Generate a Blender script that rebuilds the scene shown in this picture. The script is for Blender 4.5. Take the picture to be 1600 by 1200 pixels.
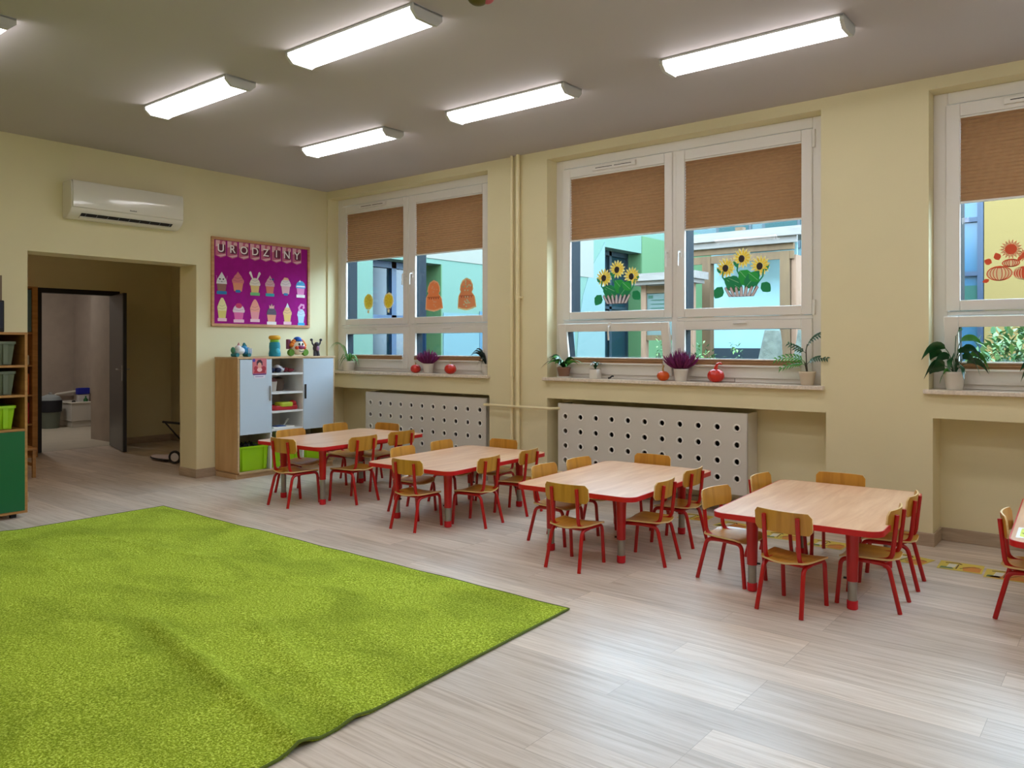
import bpy, bmesh, math, random
from mathutils import Vector, Matrix
from math import sin, cos, pi, radians as R
random.seed(7)
SC = bpy.context.scene
COL = SC.collection
for o in list(bpy.data.objects): bpy.data.objects.remove(o)

# ---------------------------------------------------------------- camera, world, exposure
cd = bpy.data.cameras.new('camera'); cam = bpy.data.objects.new('camera', cd); COL.objects.link(cam)
cam.location = (0, 0, 1.4)
cam.rotation_euler = (R(90), 0, R(38.613))
cd.sensor_fit = 'HORIZONTAL'; cd.sensor_width = 36.0
cd.lens = 1232.13 / 1600 * 36.0
cd.shift_x = 0.0; cd.shift_y = -(600 - 538.59) / 1600
cd.clip_start = 0.05; cd.clip_end = 200
SC.camera = cam
w = bpy.data.worlds.new('sky'); SC.world = w; w.use_nodes = True
bg = w.node_tree.nodes['Background']
bg.inputs[0].default_value = (0.56, 0.80, 1.0, 1); bg.inputs[1].default_value = 15.0
SC.view_settings.view_transform = 'Standard'; SC.view_settings.look = 'None'
SC.view_settings.exposure = 0.12; SC.view_settings.gamma = 1.0
SC.view_settings.use_curve_mapping = False
SC.cycles.use_denoising = True
SC.cycles.max_bounces = 10; SC.cycles.diffuse_bounces = 6; SC.cycles.transparent_max_bounces = 16
SC.cycles.sample_clamp_indirect = 6.0
LAMP = 8.8
# room constants: window wall inner face Y=6.085, left wall face X=-7.743, ceiling Z=3.254
YW, XL, ZC = 6.085, -7.743, 3.254
XR, YB = 3.3, -2.8
for nm, x in (('w1', -6.45), ('w2', -3.16), ('w3', 0.13)):
    l = bpy.data.lights.new('window_portal', 'AREA'); l.shape = 'RECTANGLE'; l.size = 2.5; l.size_y = 2.1
    l.cycles.is_portal = True
    o = bpy.data.objects.new('window_portal', l); COL.objects.link(o)
    o.location = (x, 6.46, 2.12); o.rotation_euler = (R(-90), 0, 0)

# ---------------------------------------------------------------- materials
def mat(name, col, rough=0.5, metal=0.0, var=0.0, vscale=20, bump=0.0, bscale=200, spec=0.5, coat=0.0, sheen=0.0, trans=0.0, emit=None, es=0):
    m = bpy.data.materials.new(name); m.use_nodes = True; nt = m.node_tree; N = nt.nodes; L = nt.links
    b = N['Principled BSDF']
    b.inputs['Base Color'].default_value = (*col, 1); b.inputs['Roughness'].default_value = rough
    b.inputs['Metallic'].default_value = metal; b.inputs['Specular IOR Level'].default_value = spec
    b.inputs['Coat Weight'].default_value = coat; b.inputs['Sheen Weight'].default_value = sheen
    if emit: b.inputs['Emission Color'].default_value = (*emit, 1); b.inputs['Emission Strength'].default_value = es
    tc = N.new('ShaderNodeTexCoord')
    if var > 0:
        n = N.new('ShaderNodeTexNoise'); n.inputs['Scale'].default_value = vscale; n.inputs['Detail'].default_value = 4
        L.new(tc.outputs['Object'], n.inputs['Vector'])
        r = N.new('ShaderNodeValToRGB'); r.color_ramp.elements[0].position = .3; r.color_ramp.elements[1].position = .7
        r.color_ramp.elements[0].color = (*[c * (1 - var) for c in col], 1); r.color_ramp.elements[1].color = (*[min(1, c * (1 + var)) for c in col], 1)
        L.new(n.outputs['Fac'], r.inputs[0]); L.new(r.outputs[0], b.inputs['Base Color'])
    if bump > 0:
        n2 = N.new('ShaderNodeTexNoise'); n2.inputs['Scale'].default_value = bscale; n2.inputs['Detail'].default_value = 3
        L.new(tc.outputs['Object'], n2.inputs['Vector'])
        bp = N.new('ShaderNodeBump'); bp.inputs['Strength'].default_value = bump; bp.inputs['Distance'].default_value = 0.01
        L.new(n2.outputs['Fac'], bp.inputs['Height']); L.new(bp.outputs[0], b.inputs['Normal'])
    return m
def woodmat(name, c1, c2, scale=(2, 30, 30), rough=.45, coat=0.0):
    m = mat(name, c1, rough, coat=coat); nt = m.node_tree; N = nt.nodes; L = nt.links; b = N['Principled BSDF']
    tc = N.new('ShaderNodeTexCoord'); mp = N.new('ShaderNodeMapping'); mp.inputs['Scale'].default_value = scale
    n = N.new('ShaderNodeTexNoise'); n.inputs['Scale'].default_value = 1.0; n.inputs['Detail'].default_value = 6; n.inputs['Roughness'].default_value = .6
    n.inputs['Distortion'].default_value = .6
    r = N.new('ShaderNodeValToRGB'); r.color_ramp.elements[0].position = .32; r.color_ramp.elements[1].position = .68
    r.color_ramp.elements[0].color = (*c2, 1); r.color_ramp.elements[1].color = (*c1, 1)
    L.new(tc.outputs['Object'], mp.inputs[0]); L.new(mp.outputs[0], n.inputs['Vector']); L.new(n.outputs['Fac'], r.inputs[0]); L.new(r.outputs[0], b.inputs['Base Color'])
    return m
def floormat(name, ca, cb, cc):
    m = mat(name, ca, .36); nt = m.node_tree; N = nt.nodes; L = nt.links; b = N['Principled BSDF']
    tc = N.new('ShaderNodeTexCoord')
    br = N.new('ShaderNodeTexBrick'); br.inputs['Scale'].default_value = 1.0
    br.inputs['Brick Width'].default_value = 1.22; br.inputs['Row Height'].default_value = 0.18
    br.inputs['Mortar Size'].default_value = 0.0009; br.inputs['Mortar Smooth'].default_value = .3; br.inputs['Bias'].default_value = 0
    br.offset = 0.37; br.offset_frequency = 3
    br.inputs['Color1'].default_value = (0, 0, 0, 1); br.inputs['Color2'].default_value = (1, 1, 1, 1); br.inputs['Mortar'].default_value = (.35, .35, .35, 1)
    L.new(tc.outputs['Object'], br.inputs['Vector'])
    # per-plank shift of the grain
    sep = N.new('ShaderNodeSeparateColor'); L.new(br.outputs['Color'], sep.inputs[0])
    mp = N.new('ShaderNodeMapping'); mp.inputs['Scale'].default_value = (1.1, 24, 1)
    ad = N.new('ShaderNodeVectorMath'); ad.operation = 'ADD'
    cmb = N.new('ShaderNodeCombineXYZ'); mu = N.new('ShaderNodeMath'); mu.operation = 'MULTIPLY'; mu.inputs[1].default_value = 37
    L.new(sep.outputs[0], mu.inputs[0]); L.new(mu.outputs[0], cmb.inputs[0]); L.new(mu.outputs[0], cmb.inputs[2])
    L.new(tc.outputs['Object'], mp.inputs[0]); L.new(mp.outputs[0], ad.inputs[0]); L.new(cmb.outputs[0], ad.inputs[1])
    n = N.new('ShaderNodeTexNoise'); n.inputs['Scale'].default_value = 1.6; n.inputs['Detail'].default_value = 8; n.inputs['Roughness'].default_value = .62; n.inputs['Distortion'].default_value = .9
    L.new(ad.outputs[0], n.inputs['Vector'])
    r = N.new('ShaderNodeValToRGB'); e = r.color_ramp.elements
    e[0].position = .25; e[0].color = (*cc, 1); e[1].position = .75; e[1].color = (*ca, 1)
    k = e.new(.5); k.color = (*cb, 1)
    L.new(n.outputs['Fac'], r.inputs[0])
    hs = N.new('ShaderNodeHueSaturation'); mr = N.new('ShaderNodeMapRange'); mr.inputs['To Min'].default_value = .86; mr.inputs['To Max'].default_value = 1.12
    L.new(sep.outputs[0], mr.inputs['Value']); L.new(mr.outputs[0], hs.inputs['Value']); L.new(r.outputs[0], hs.inputs['Color'])
    mx = N.new('ShaderNodeMixRGB'); mx.blend_type = 'MULTIPLY'; mx.inputs['Color2'].default_value = (.55, .5, .46, 1)
    L.new(br.outputs['Fac'], mx.inputs['Fac']); L.new(hs.outputs[0], mx.inputs['Color1']); L.new(mx.outputs[0], b.inputs['Base Color'])
    bp = N.new('ShaderNodeBump'); bp.inputs['Strength'].default_value = .12; bp.inputs['Distance'].default_value = .002
    L.new(n.outputs['Fac'], bp.inputs['Height']); L.new(bp.outputs[0], b.inputs['Normal'])
    return m
def carpetmat():
    m = mat('carpet_pile', (.3, .42, .02), .95, spec=.1, sheen=.35); nt = m.node_tree; N = nt.nodes; L = nt.links; b = N['Principled BSDF']
    b.inputs['Sheen Tint'].default_value = (.6, .8, .1, 1)
    tc = N.new('ShaderNodeTexCoord')
    def noise(s, d, sc=(1, 1, 1), dist=0):
        mp = N.new('ShaderNodeMapping'); mp.inputs['Scale'].default_value = sc
        n = N.new('ShaderNodeTexNoise'); n.inputs['Scale'].default_value = s; n.inputs['Detail'].default_value = d; n.inputs['Distortion'].default_value = dist
        L.new(tc.outputs['Object'], mp.inputs[0]); L.new(mp.outputs[0], n.inputs['Vector']); return n
    n1 = noise(150, 2); n2 = noise(1.7, 5, (1, 1.8, 1), .5); n3 = noise(85, 3)
    r = N.new('ShaderNodeValToRGB'); e = r.color_ramp.elements
    e[0].position = .36; e[0].color = (.15, .22, .006, 1); e[1].position = .64; e[1].color = (.78, .92, .16, 1)
    k = e.new(.5); k.color = (.37, .50, .03, 1)
    mx = N.new('ShaderNodeMixRGB'); mx.inputs['Fac'].default_value = .45
    L.new(n1.outputs['Fac'], mx.inputs['Color1']); L.new(n3.outputs['Fac'], mx.inputs['Color2']); L.new(mx.outputs[0], r.inputs[0])
    r2 = N.new('ShaderNodeValToRGB'); r2.color_ramp.elements[0].position = .36; r2.color_ramp.elements[1].position = .55
    r2.color_ramp.elements[0].color = (.60, .62, .5, 1); r2.color_ramp.elements[1].color = (1.0, 1.0, 1.0, 1)
    L.new(n2.outputs['Fac'], r2.inputs[0])
    m2 = N.new('ShaderNodeMixRGB'); m2.blend_type = 'MULTIPLY'; m2.inputs['Fac'].default_value = .8
    L.new(r.outputs[0], m2.inputs['Color1']); L.new(r2.outputs[0], m2.inputs['Color2']); L.new(m2.outputs[0], b.inputs['Base Color'])
    bp = N.new('ShaderNodeBump'); bp.inputs['Strength'].default_value = .9; bp.inputs['Distance'].default_value = .012
    L.new(mx.outputs[0], bp.inputs['Height']); L.new(bp.outputs[0], b.inputs['Normal'])
    return m
def glassmat(name, tint=(1, 1, 1), gl=.012):
    m = bpy.data.materials.new(name); m.use_nodes = True; nt = m.node_tree; N = nt.nodes; L = nt.links
    N.remove(N['Principled BSDF']); out = N['Material Output']
    t = N.new('ShaderNodeBsdfTransparent'); t.inputs[0].default_value = (*tint, 1)
    g = N.new('ShaderNodeBsdfGlossy'); g.inputs['Roughness'].default_value = .02; g.inputs[0].default_value = (1, 1, 1, 1)
    mx = N.new('ShaderNodeMixShader'); mx.inputs[0].default_value = gl
    L.new(t.outputs[0], mx.inputs[1]); L.new(g.outputs[0], mx.inputs[2]); L.new(mx.outputs[0], out.inputs['Surface'])
    return m
def s(r, g, b):  # sRGB 0-255 to linear
    f = lambda v: (v / 255 / 12.92) if v / 255 <= .04045 else ((v / 255 + .055) / 1.055) ** 2.4
    return (f(r), f(g), f(b))
M = {}
M['wall'] = mat('cream_wall_paint', s(225, 215, 176), .75, var=.02, vscale=1.5, bump=.05, bscale=120)
M['ceil'] = mat('ceiling_paint', s(186, 178, 178), .8, var=.02, vscale=1, bump=.04, bscale=80)
M['floor'] = floormat('vinyl_plank', s(230, 219, 208), s(212, 199, 185), s(176, 158, 138))
M['base'] = woodmat('baseboard_vinyl', s(185, 166, 142), s(160, 142, 120), (4, 4, 40), .5)
M['bathfloor'] = mat('grey_floor_tile', s(190, 182, 165), .4, var=.06, vscale=3)
M['bathwall'] = mat('grey_plaster', s(165, 152, 140), .85, var=.06, vscale=5, bump=.25, bscale=60)
M['pvc'] = mat('white_pvc', s(226, 222, 216), .35)
M['dgask'] = mat('dark_gasket', s(9, 26, 36), .6, spec=.2)
M['glass'] = glassmat('window_glass')
M['chrome'] = mat('brushed_metal', s(190, 190, 190), .3, metal=.9)
M['stone'] = mat('speckled_stone', s(222, 210, 196), .3, var=.14, vscale=60)
M['pipe'] = mat('cream_gloss_paint', s(232, 220, 178), .35)
M['rad'] = mat('radiator_panel', s(212, 208, 198), .5)
M['ring'] = mat('white_plastic_ring', s(238, 236, 230), .35)
M['dark'] = mat('dark_void', s(36, 32, 30), .8)
def blindmat():
    m = mat('pleated_fabric', s(172, 134, 98), .9, var=.05, vscale=25, bump=.1, bscale=300); N = m.node_tree.nodes; L = m.node_tree.links
    b = N['Principled BSDF']; t = N.new('ShaderNodeBsdfTranslucent'); t.inputs[0].default_value = (*s(120, 84, 54), 1)
    mx = N.new('ShaderNodeMixShader'); mx.inputs[0].default_value = .12
    L.new(b.outputs[0], mx.inputs[1]); L.new(t.outputs[0], mx.inputs[2]); L.new(mx.outputs[0], N['Material Output'].inputs['Surface']); return m
M['blind'] = blindmat()
M['alu'] = mat('white_aluminium', s(230, 228, 224), .4)
M['lampbody'] = mat('lamp_housing', s(200, 200, 198), .5)
M['diff'] = mat('lit_diffuser', (1, 1, 1), .5, emit=(1.0, .965, .985), es=LAMP)
M['red'] = mat('red_gloss_paint', s(182, 5, 9), .34, coat=.15)
M['redplastic'] = mat('red_plastic', s(205, 16, 34), .4)
M['edge'] = mat('red_edge_band', s(198, 14, 18), .38)
M['tabletop'] = woodmat('beech_laminate', s(240, 198, 162), s(214, 162, 124), (14, 1.6, 4), .3, coat=.25)
M['ply'] = woodmat('beech_plywood', s(206, 150, 52), s(180, 124, 36), (28, 2, 2.5), .38, coat=.2)
M['plyedge'] = woodmat('plywood_edge', s(236, 206, 150), s(214, 180, 120), (5, 5, 40), .5)
M['steel'] = mat('grey_steel_tube', s(160, 156, 148), .38, metal=.75, var=.05, vscale=30)
M['black'] = mat('black_rubber', s(22, 18, 20), .6)
M['maple'] = woodmat('maple_board', s(206, 176, 136), s(190, 156, 114), (3, 3, 24), .5)
M['mapleside'] = woodmat('oak_side_board', s(206, 168, 118), s(188, 148, 98), (8, 8, 1.5), .5)
M['whiteboard'] = mat('white_board', s(226, 226, 224), .5)
M['greydoor'] = mat('grey_laminate', s(196, 212, 226), .35, coat=.1)
M['lime'] = mat('lime_plastic', s(150, 200, 10), .38)
M['greybin'] = mat('grey_plastic', s(96, 104, 86), .45)
M['green'] = mat('green_laminate', s(0, 98, 50), .4)
M['oak'] = woodmat('oak_board', s(182, 132, 72), s(156, 108, 54), (3, 3, 24), .5)
M['magenta'] = mat('magenta_felt', s(156, 0, 128), .95, var=.08, vscale=12)
M['cork'] = woodmat('pine_frame', s(206, 156, 112), s(182, 130, 88), (6, 6, 30), .5)
M['acwhite'] = mat('white_gloss_plastic', s(224, 220, 208), .16, coat=.5)
M['leaf'] = mat('dark_leaf', s(24, 74, 34), .35, var=.25, vscale=12, coat=.2)
M['leaf2'] = mat('fresh_leaf', s(70, 140, 50), .4, var=.2, vscale=14)
M['leaf3'] = mat('pale_leaf', s(120, 140, 84), .5, var=.2, vscale=14)
M['leafdk'] = mat('blackish_leaf', s(20, 40, 38), .4, var=.2, vscale=14)
M['heather'] = mat('heather_bloom', s(112, 22, 82), .8, var=.35, vscale=60)
M['heatherst'] = mat('heather_stem', s(60, 70, 50), .8)
M['soil'] = mat('potting_soil', s(50, 36, 26), .95, bump=.4, bscale=90)
M['potw'] = mat('white_ceramic', s(222, 218, 210), .35)
M['potb'] = mat('brown_clay', s(140, 104, 84), .6)
M['potc'] = mat('cream_ceramic', s(212, 198, 176), .4)
M['pumpo'] = mat('orange_rind', s(212, 84, 14), .4, var=.1, vscale=20)
M['pumpr'] = mat('red_rind', s(206, 40, 24), .28, var=.12, vscale=12, coat=.3)
M['stem'] = mat('pumpkin_stem', s(176, 140, 80), .7)
def C(name, r, g, b, rough=.6):
    k = 'c_' + name
    if k not in M: M[k] = mat(name, s(r, g, b), rough)
    return M[k]

# ---------------------------------------------------------------- mesh helpers
class MB:
    def __init__(self): self.bm = bmesh.new(); self.mi = 0
    def _face(self, vs, smooth=False):
        try:
            f = self.bm.faces.new(vs); f.material_index = self.mi; f.smooth = True; return f
        except ValueError: return None
    def box(self, x0, y0, z0, x1, y1, z1):
        if x0 > x1: x0, x1 = x1, x0
        if y0 > y1: y0, y1 = y1, y0
        if z0 > z1: z0, z1 = z1, z0
        v = [self.bm.verts.new(p) for p in [(x0,y0,z0),(x1,y0,z0),(x1,y1,z0),(x0,y1,z0),(x0,y0,z1),(x1,y0,z1),(x1,y1,z1),(x0,y1,z1)]]
        for f in [(0,3,2,1),(4,5,6,7),(0,1,5,4),(1,2,6,5),(2,3,7,6),(3,0,4,7)]: self._face([v[i] for i in f])
        return self
    def tube(self, path, r, seg=10, caps=True, closed=False):
        P = [Vector(p) for p in path]; n = len(P); rings = []
        rad = r if isinstance(r, (list, tuple)) else [r] * n
        up = None
        for i in range(n):
            if i == 0: d = P[1] - P[0]
            elif i == n - 1: d = P[-1] - P[-2]
            else: d = (P[i] - P[i-1]).normalized() + (P[i+1] - P[i]).normalized()
            d.normalize()
            if up is None:
                a = Vector((0, 0, 1)) if abs(d.z) < .9 else Vector((1, 0, 0))
                u = d.cross(a).normalized()
            else:
                u = up - d * up.dot(d)
                u = u.normalized() if u.length > 1e-6 else d.orthogonal().normalized()
            up = u; v = d.cross(u)
            rings.append([self.bm.verts.new(P[i] + (u * cos(2*pi*k/seg) + v * sin(2*pi*k/seg)) * rad[i]) for k in range(seg)])
        for i in range(n - 1):
            for k in range(seg): self._face([rings[i][k], rings[i][(k+1)%seg], rings[i+1][(k+1)%seg], rings[i+1][k]])
        if caps: self._face(rings[0][::-1]); self._face(rings[-1])
        return self
    def lathe(self, prof, c=(0,0,0), seg=24, axis='Z', lobes=0, lamp=0.0, caps=True):
        rings = []
        for r, z in prof:
            ring = []
            for k in range(seg):
                a = 2*pi*k/seg; rr = r * (1 + (lamp * (abs(cos(a*lobes/2)) - .6) if lobes else 0))
                x, y = rr*cos(a), rr*sin(a)
                p = (x, y, z) if axis == 'Z' else ((z, x, y) if axis == 'X' else (y, z, x))
                ring.append(self.bm.verts.new((p[0]+c[0], p[1]+c[1], p[2]+c[2])))
            rings.append(ring)
        for i in range(len(rings)-1):
            for k in range(seg): self._face([rings[i][k], rings[i][(k+1)%seg], rings[i+1][(k+1)%seg], rings[i+1][k]])
        if caps and prof[0][0] > 1e-5: self._face(rings[0][::-1])
        if caps and prof[-1][0] > 1e-5: self._face(rings[-1])
        return self
    def ball(self, c, r, seg=16, rings=10):
        r = r if isinstance(r, (list, tuple)) else (r, r, r)
        prof = [(max(sin(pi*i/rings), 1e-4), -cos(pi*i/rings)) for i in range(rings+1)]
        n0 = len(self.bm.verts); self.lathe(prof, seg=seg); self.bm.verts.ensure_lookup_table()
        for v in self.bm.verts[n0:]: v.co = Vector((v.co.x*r[0]+c[0], v.co.y*r[1]+c[1], v.co.z*r[2]+c[2]))
        return self
    def prism(self, pts, fr, t0, t1):   # fr = (origin, u, v, n); extruded outline
        o, u, v, n = [Vector(a) for a in fr]
        A = [self.bm.verts.new(o + u*p[0] + v*p[1] + n*t0) for p in pts]; B = [self.bm.verts.new(o + u*p[0] + v*p[1] + n*t1) for p in pts]
        k = len(pts)
        self._face(A[::-1]); self._face(B)
        for i in range(k): self._face([A[i], A[(i+1)%k], B[(i+1)%k], B[i]])
        return self
    def ribbon(self, pts, wd, fr, t0, t1):
        k = len(pts)
        L, Rr = [], []
        for i in range(k):
            a = Vector(pts[max(0,i-1)]); b = Vector(pts[min(k-1,i+1)]); d = (b-a); d.normalize(); nn = Vector((-d.y, d.x)) * (wd if not isinstance(wd, (list,tuple)) else wd[i]) / 2
            L.append(Vector(pts[i]) + nn); Rr.append(Vector(pts[i]) - nn)
        for i in range(k-1): self.prism([L[i], Rr[i], Rr[i+1], L[i+1]], fr, t0, t1)
        return self
    def leaf(self, path, widths, side=None, fold=.15, th=0.0012):
        P = [Vector(p) for p in path]; n = len(P); rows = []
        for i in range(n):
            d = (P[min(n-1,i+1)] - P[max(0,i-1)]).normalized()
            sd = Vector(side) if side else d.cross(Vector((0,0,1)))
            if sd.length < 1e-4: sd = Vector((1,0,0))
            sd = (sd - d*sd.dot(d)).normalized(); up = sd.cross(d)
            wv = widths[i]
            rows.append([self.bm.verts.new(P[i] - sd*wv/2 + up*wv*fold), self.bm.verts.new(P[i]), self.bm.verts.new(P[i] + sd*wv/2 + up*wv*fold)])
        for i in range(n-1):
            for k in (0, 1): self._face([rows[i][k], rows[i][k+1], rows[i+1][k+1], rows[i+1][k]])
        return self
    def build(self, name, mats, parent=None, loc=None, bevel=0, seg=2, sharp=38):
        bmesh.ops.recalc_face_normals(self.bm, faces=self.bm.faces)
        me = bpy.data.meshes.new(name); self.bm.to_mesh(me); self.bm.free()
        for m in (mats if isinstance(mats, (list, tuple)) else [mats]): me.materials.append(m)
        me.set_sharp_from_angle(angle=R(sharp))
        o = bpy.data.objects.new(name, me); COL.objects.link(o)
        if parent: o.parent = parent
        if loc: o.location = loc
        if bevel:
            b = o.modifiers.new('bevel', 'BEVEL'); b.width = bevel; b.segments = seg; b.limit_method = 'ANGLE'; b.angle_limit = R(40)
        return o
def tag(o, label, cat, group=None, kind=None):
    o['label'] = label; o['category'] = cat
    if group: o['group'] = group
    if kind: o['kind'] = kind
    return o
def thing(name, label, cat, loc=(0,0,0), rotz=0, group=None):
    o = bpy.data.objects.new(name, None); COL.objects.link(o); o.empty_display_size = .1
    o.location = loc; o.rotation_euler = (0, 0, rotz); return tag(o, label, cat, group)
def struct(o): o['kind'] = 'structure'; return o
def dup(root, loc, rotz, label):
    r = root.copy(); COL.objects.link(r); r.location = loc; r.rotation_euler = (0, 0, rotz); r['label'] = label
    for ch in list(root.children):
        c = ch.copy(); COL.objects.link(c); c.parent = r
        for g in ch.children:
            d = g.copy(); COL.objects.link(d); d.parent = c
    return r
def bez(p0, p1, p2, n=8):
    p0, p1, p2 = Vector(p0), Vector(p1), Vector(p2)
    return [p0*(1-t)**2 + p1*2*t*(1-t) + p2*t*t for t in [i/n for i in range(n+1)]]
def fillet(pts, r, n=5):
    P = [Vector(p) for p in pts]; out = [P[0]]
    for i in range(1, len(P)-1):
        a = (P[i-1]-P[i]); b = (P[i+1]-P[i]); ra = min(r, a.length*.49); rb = min(r, b.length*.49)
        out += bez(P[i] + a.normalized()*ra, P[i], P[i] + b.normalized()*rb, n)
    return out + [P[-1]]
def rrect(x0, y0, x1, y1, r, n=5):
    out = []
    for cx, cy, a0 in ((x1-r, y1-r, 0), (x0+r, y1-r, 90), (x0+r, y0+r, 180), (x1-r, y0+r, 270)):
        for k in range(n+1): a = R(a0 + 90*k/n); out.append((cx + r*cos(a), cy + r*sin(a)))
    return out
def circ(cx, cy, rx, ry=None, n=20, a0=0):
    ry = ry or rx; return [(cx + rx*cos(2*pi*k/n + a0), cy + ry*sin(2*pi*k/n + a0)) for k in range(n)]

# ---------------------------------------------------------------- shell
MB().box(-11.2, YB, -.12, XR, 6.42, 0).build('floor', M['floor'])['kind'] = 'structure'
struct(MB().box(XL-.33, YB, ZC, XR, 6.42, ZC+.15).build('ceiling', M['ceil']))
W1 = (-7.72, -5.176); W2 = (-4.432, -1.886); W3 = (-1.156, 1.39)
NI = [(-7.742, -5.152), (-4.43, -1.849), (-1.131, 1.42)]   # radiator niches
zt, zs, zn = 3.168, 1.06, .891
m = MB()
m.box(XL-.33, YW, zt, XR+.1, 6.42, ZC+.1)
ed = [XL-.33, W1[0], W1[1], W2[0], W2[1], W3[0], W3[1], XR+.1]
for i in (0, 2, 4, 6): m.box(ed[i], YW, zs, ed[i+1], 6.42, zt)
m.box(XL-.33, YW, zn, XR+.1, 6.42, zs)
m.box(XL-.33, 6.345, 0, XR+.1, 6.42, zn)
ne = [XL-.33, NI[0][0], NI[0][1], NI[1][0], NI[1][1], NI[2][0], NI[2][1], XR+.1]
for i in (0, 2, 4, 6): m.box(ne[i], YW, 0, ne[i+1], 6.345, zn)
struct(m.build('wall_window', M['wall']))
OY0, OY1, OZ = 2.791, 4.393, 2.237
m = MB(); m.box(XL-.33, YB, 0, XL, OY0, ZC); m.box(XL-.33, OY1, 0, XL, YW, ZC); m.box(XL-.33, OY0, OZ, XL, OY1, ZC)
struct(m.build('wall_left', M['wall']))
struct(MB().box(XR, YB, 0, XR+.15, YW, ZC).build('wall_right', M['wall']))
struct(MB().box(XL-.33, YB-.15, 0, XR+.15, YB, ZC).build('wall_back', M['wall']))
# anteroom
AX, AY0, AY1, AZ = -11.15, 1.6, 5.93, 2.75
DY0, DY1, DZ = 4.17, 5.13, 2.09
m = MB(); m.box(AX-.12, AY0, 0, AX, DY0, AZ); m.box(AX-.12, DY1, 0, AX, AY1, AZ); m.box(AX-.12, DY0, DZ, AX, DY1, AZ)
struct(m.build('wall_anteroom_end', M['wall']))
struct(MB().box(AX, AY1, 0, XL-.33, AY1+.12, AZ).build('wall_anteroom_side', M['wall']))
struct(MB().box(AX, AY0-.12, 0, XL-.33, AY0, AZ).build('wall_anteroom_near', M['wall']))
struct(MB().box(AX-.12, AY0-.12, AZ, XL-.33, AY1+.12, AZ+.1).build('ceiling', M['ceil']))
# washroom beyond the door
struct(MB().box(-15.1, 3.5, -.12, -11.2, 6.3, 0.002).build('floor', M['bathfloor']))
m = MB(); m.box(-15.2, 3.5, 0, -15.1, 6.3, 2.7); struct(m.build('wall_washroom_end', M['bathwall']))
struct(MB().box(-12.2, 5.25, 0, AX-.12, 6.3, 2.7).build('wall_washroom_side', M['bathwall']))
struct(MB().box(-15.1, 6.2, 0, -12.2, 6.3, 2.7).build('wall_washroom_right', M['bathwall']))
struct(MB().box(-15.2, 3.4, 0, AX-.12, 3.5, 2.7).build('wall_washroom_left', M['bathwall']))
struct(MB().box(-15.2, 3.4, 2.7, AX-.12, 6.3, 2.8).build('ceiling', M['ceil']))
# baseboards (thin plank-look vinyl skirting)
bh, bt = .093, .012
def bb(name, *boxes):
    m = MB()
    for b in boxes: m.box(b[0], b[1], 0, b[2], b[3], bh)
    struct(m.build(name, M['base'], bevel=.003))
bb('baseboard_left', (XL, YB, XL+bt, OY0), (XL, OY1-.012, XL+bt, YW), (XL-.33, OY1-bt, XL, OY1), (XL-.33, OY0, XL, OY0+bt))
bxs = []
for i, (a, b) in enumerate(NI):
    bxs += [(a+bt, 6.345-bt, b-bt, 6.345), (b-bt, YW, b, 6.345), (a, YW, a+bt, 6.345)]
bxs += [(NI[0][1]-bt, YW-bt, NI[1][0]+bt, YW), (NI[1][1]-bt, YW-bt, NI[2][0]+bt, YW), (NI[2][1]-bt, YW-bt, XR, YW)]
bb('baseboard_window', *bxs)
bb('baseboard_right', (XR-bt, YB, XR, YW)); bb('baseboard_back', (XL, YB, XR, YB+bt))
bb('baseboard_anteroom', (AX, AY0, AX+bt, DY0-.06), (AX, DY1+.06, AX+bt, AY1), (AX, AY1-bt, XL-.33, AY1), (XL-.33-bt, OY1, XL-.33, AY1))

# ---------------------------------------------------------------- windows
def rectframe(m, x0, x1, z0, z1, wl, wr, wb, wt, y0, y1):
    m.box(x0, y0, z0, x0+wl, y1, z1); m.box(x1-wr, y0, z0, x1, y1, z1)
    m.box(x0+wl, y0, z0, x1-wr, y1, z0+wb); m.box(x0+wl, y0, z1-wt, x1-wr, y1, z1)
def blind(label, x0, x1, z0, z1, y=6.246):
    t = thing('pleated_blind', label, 'blind', ((x0+x1)/2, y, z0), 0, 'brown pleated blinds on the windows')
    wd = (x1-x0)/2 - .0005; H = z1-z0; n = int(H/.0125); n += n % 2
    m = MB(); pv = None
    for i in range(n+1):
        z = H*i/n; yy = .006*(1 if i % 2 else -1)
        v = [m.bm.verts.new((-wd, yy, z)), m.bm.verts.new((wd, yy, z))]
        if pv: m._face([pv[0], pv[1], v[1], v[0]])
        pv = v
    o = m.build('pleated_fabric', M['blind'], t, sharp=10)
    MB().box(-wd, -.013, -.014, wd, .013, .0).build('bottom_rail', M['alu'], t, bevel=.003)
    MB().box(-wd, -.013, H, wd, .013, H+.012).build('head_rail', M['alu'], t, bevel=.003)
    return t
def handle(parent, x, z, y, horiz=False):
    m = MB(); m.box(x-.013, y-.012, z-.035, x+.013, y, z+.035)
    if horiz: m.tube(fillet([(x, y-.008, z), (x, y-.045, z), (x-.012, y-.05, z-.11)], .015), .009, 8)
    else: m.tube(fillet([(x, y-.008, z+.01), (x, y-.045, z+.01), (x, y-.05, z-.115)], .015), .009, 8)
    m.build('handle', M['pvc'], parent, bevel=.002)
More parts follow.
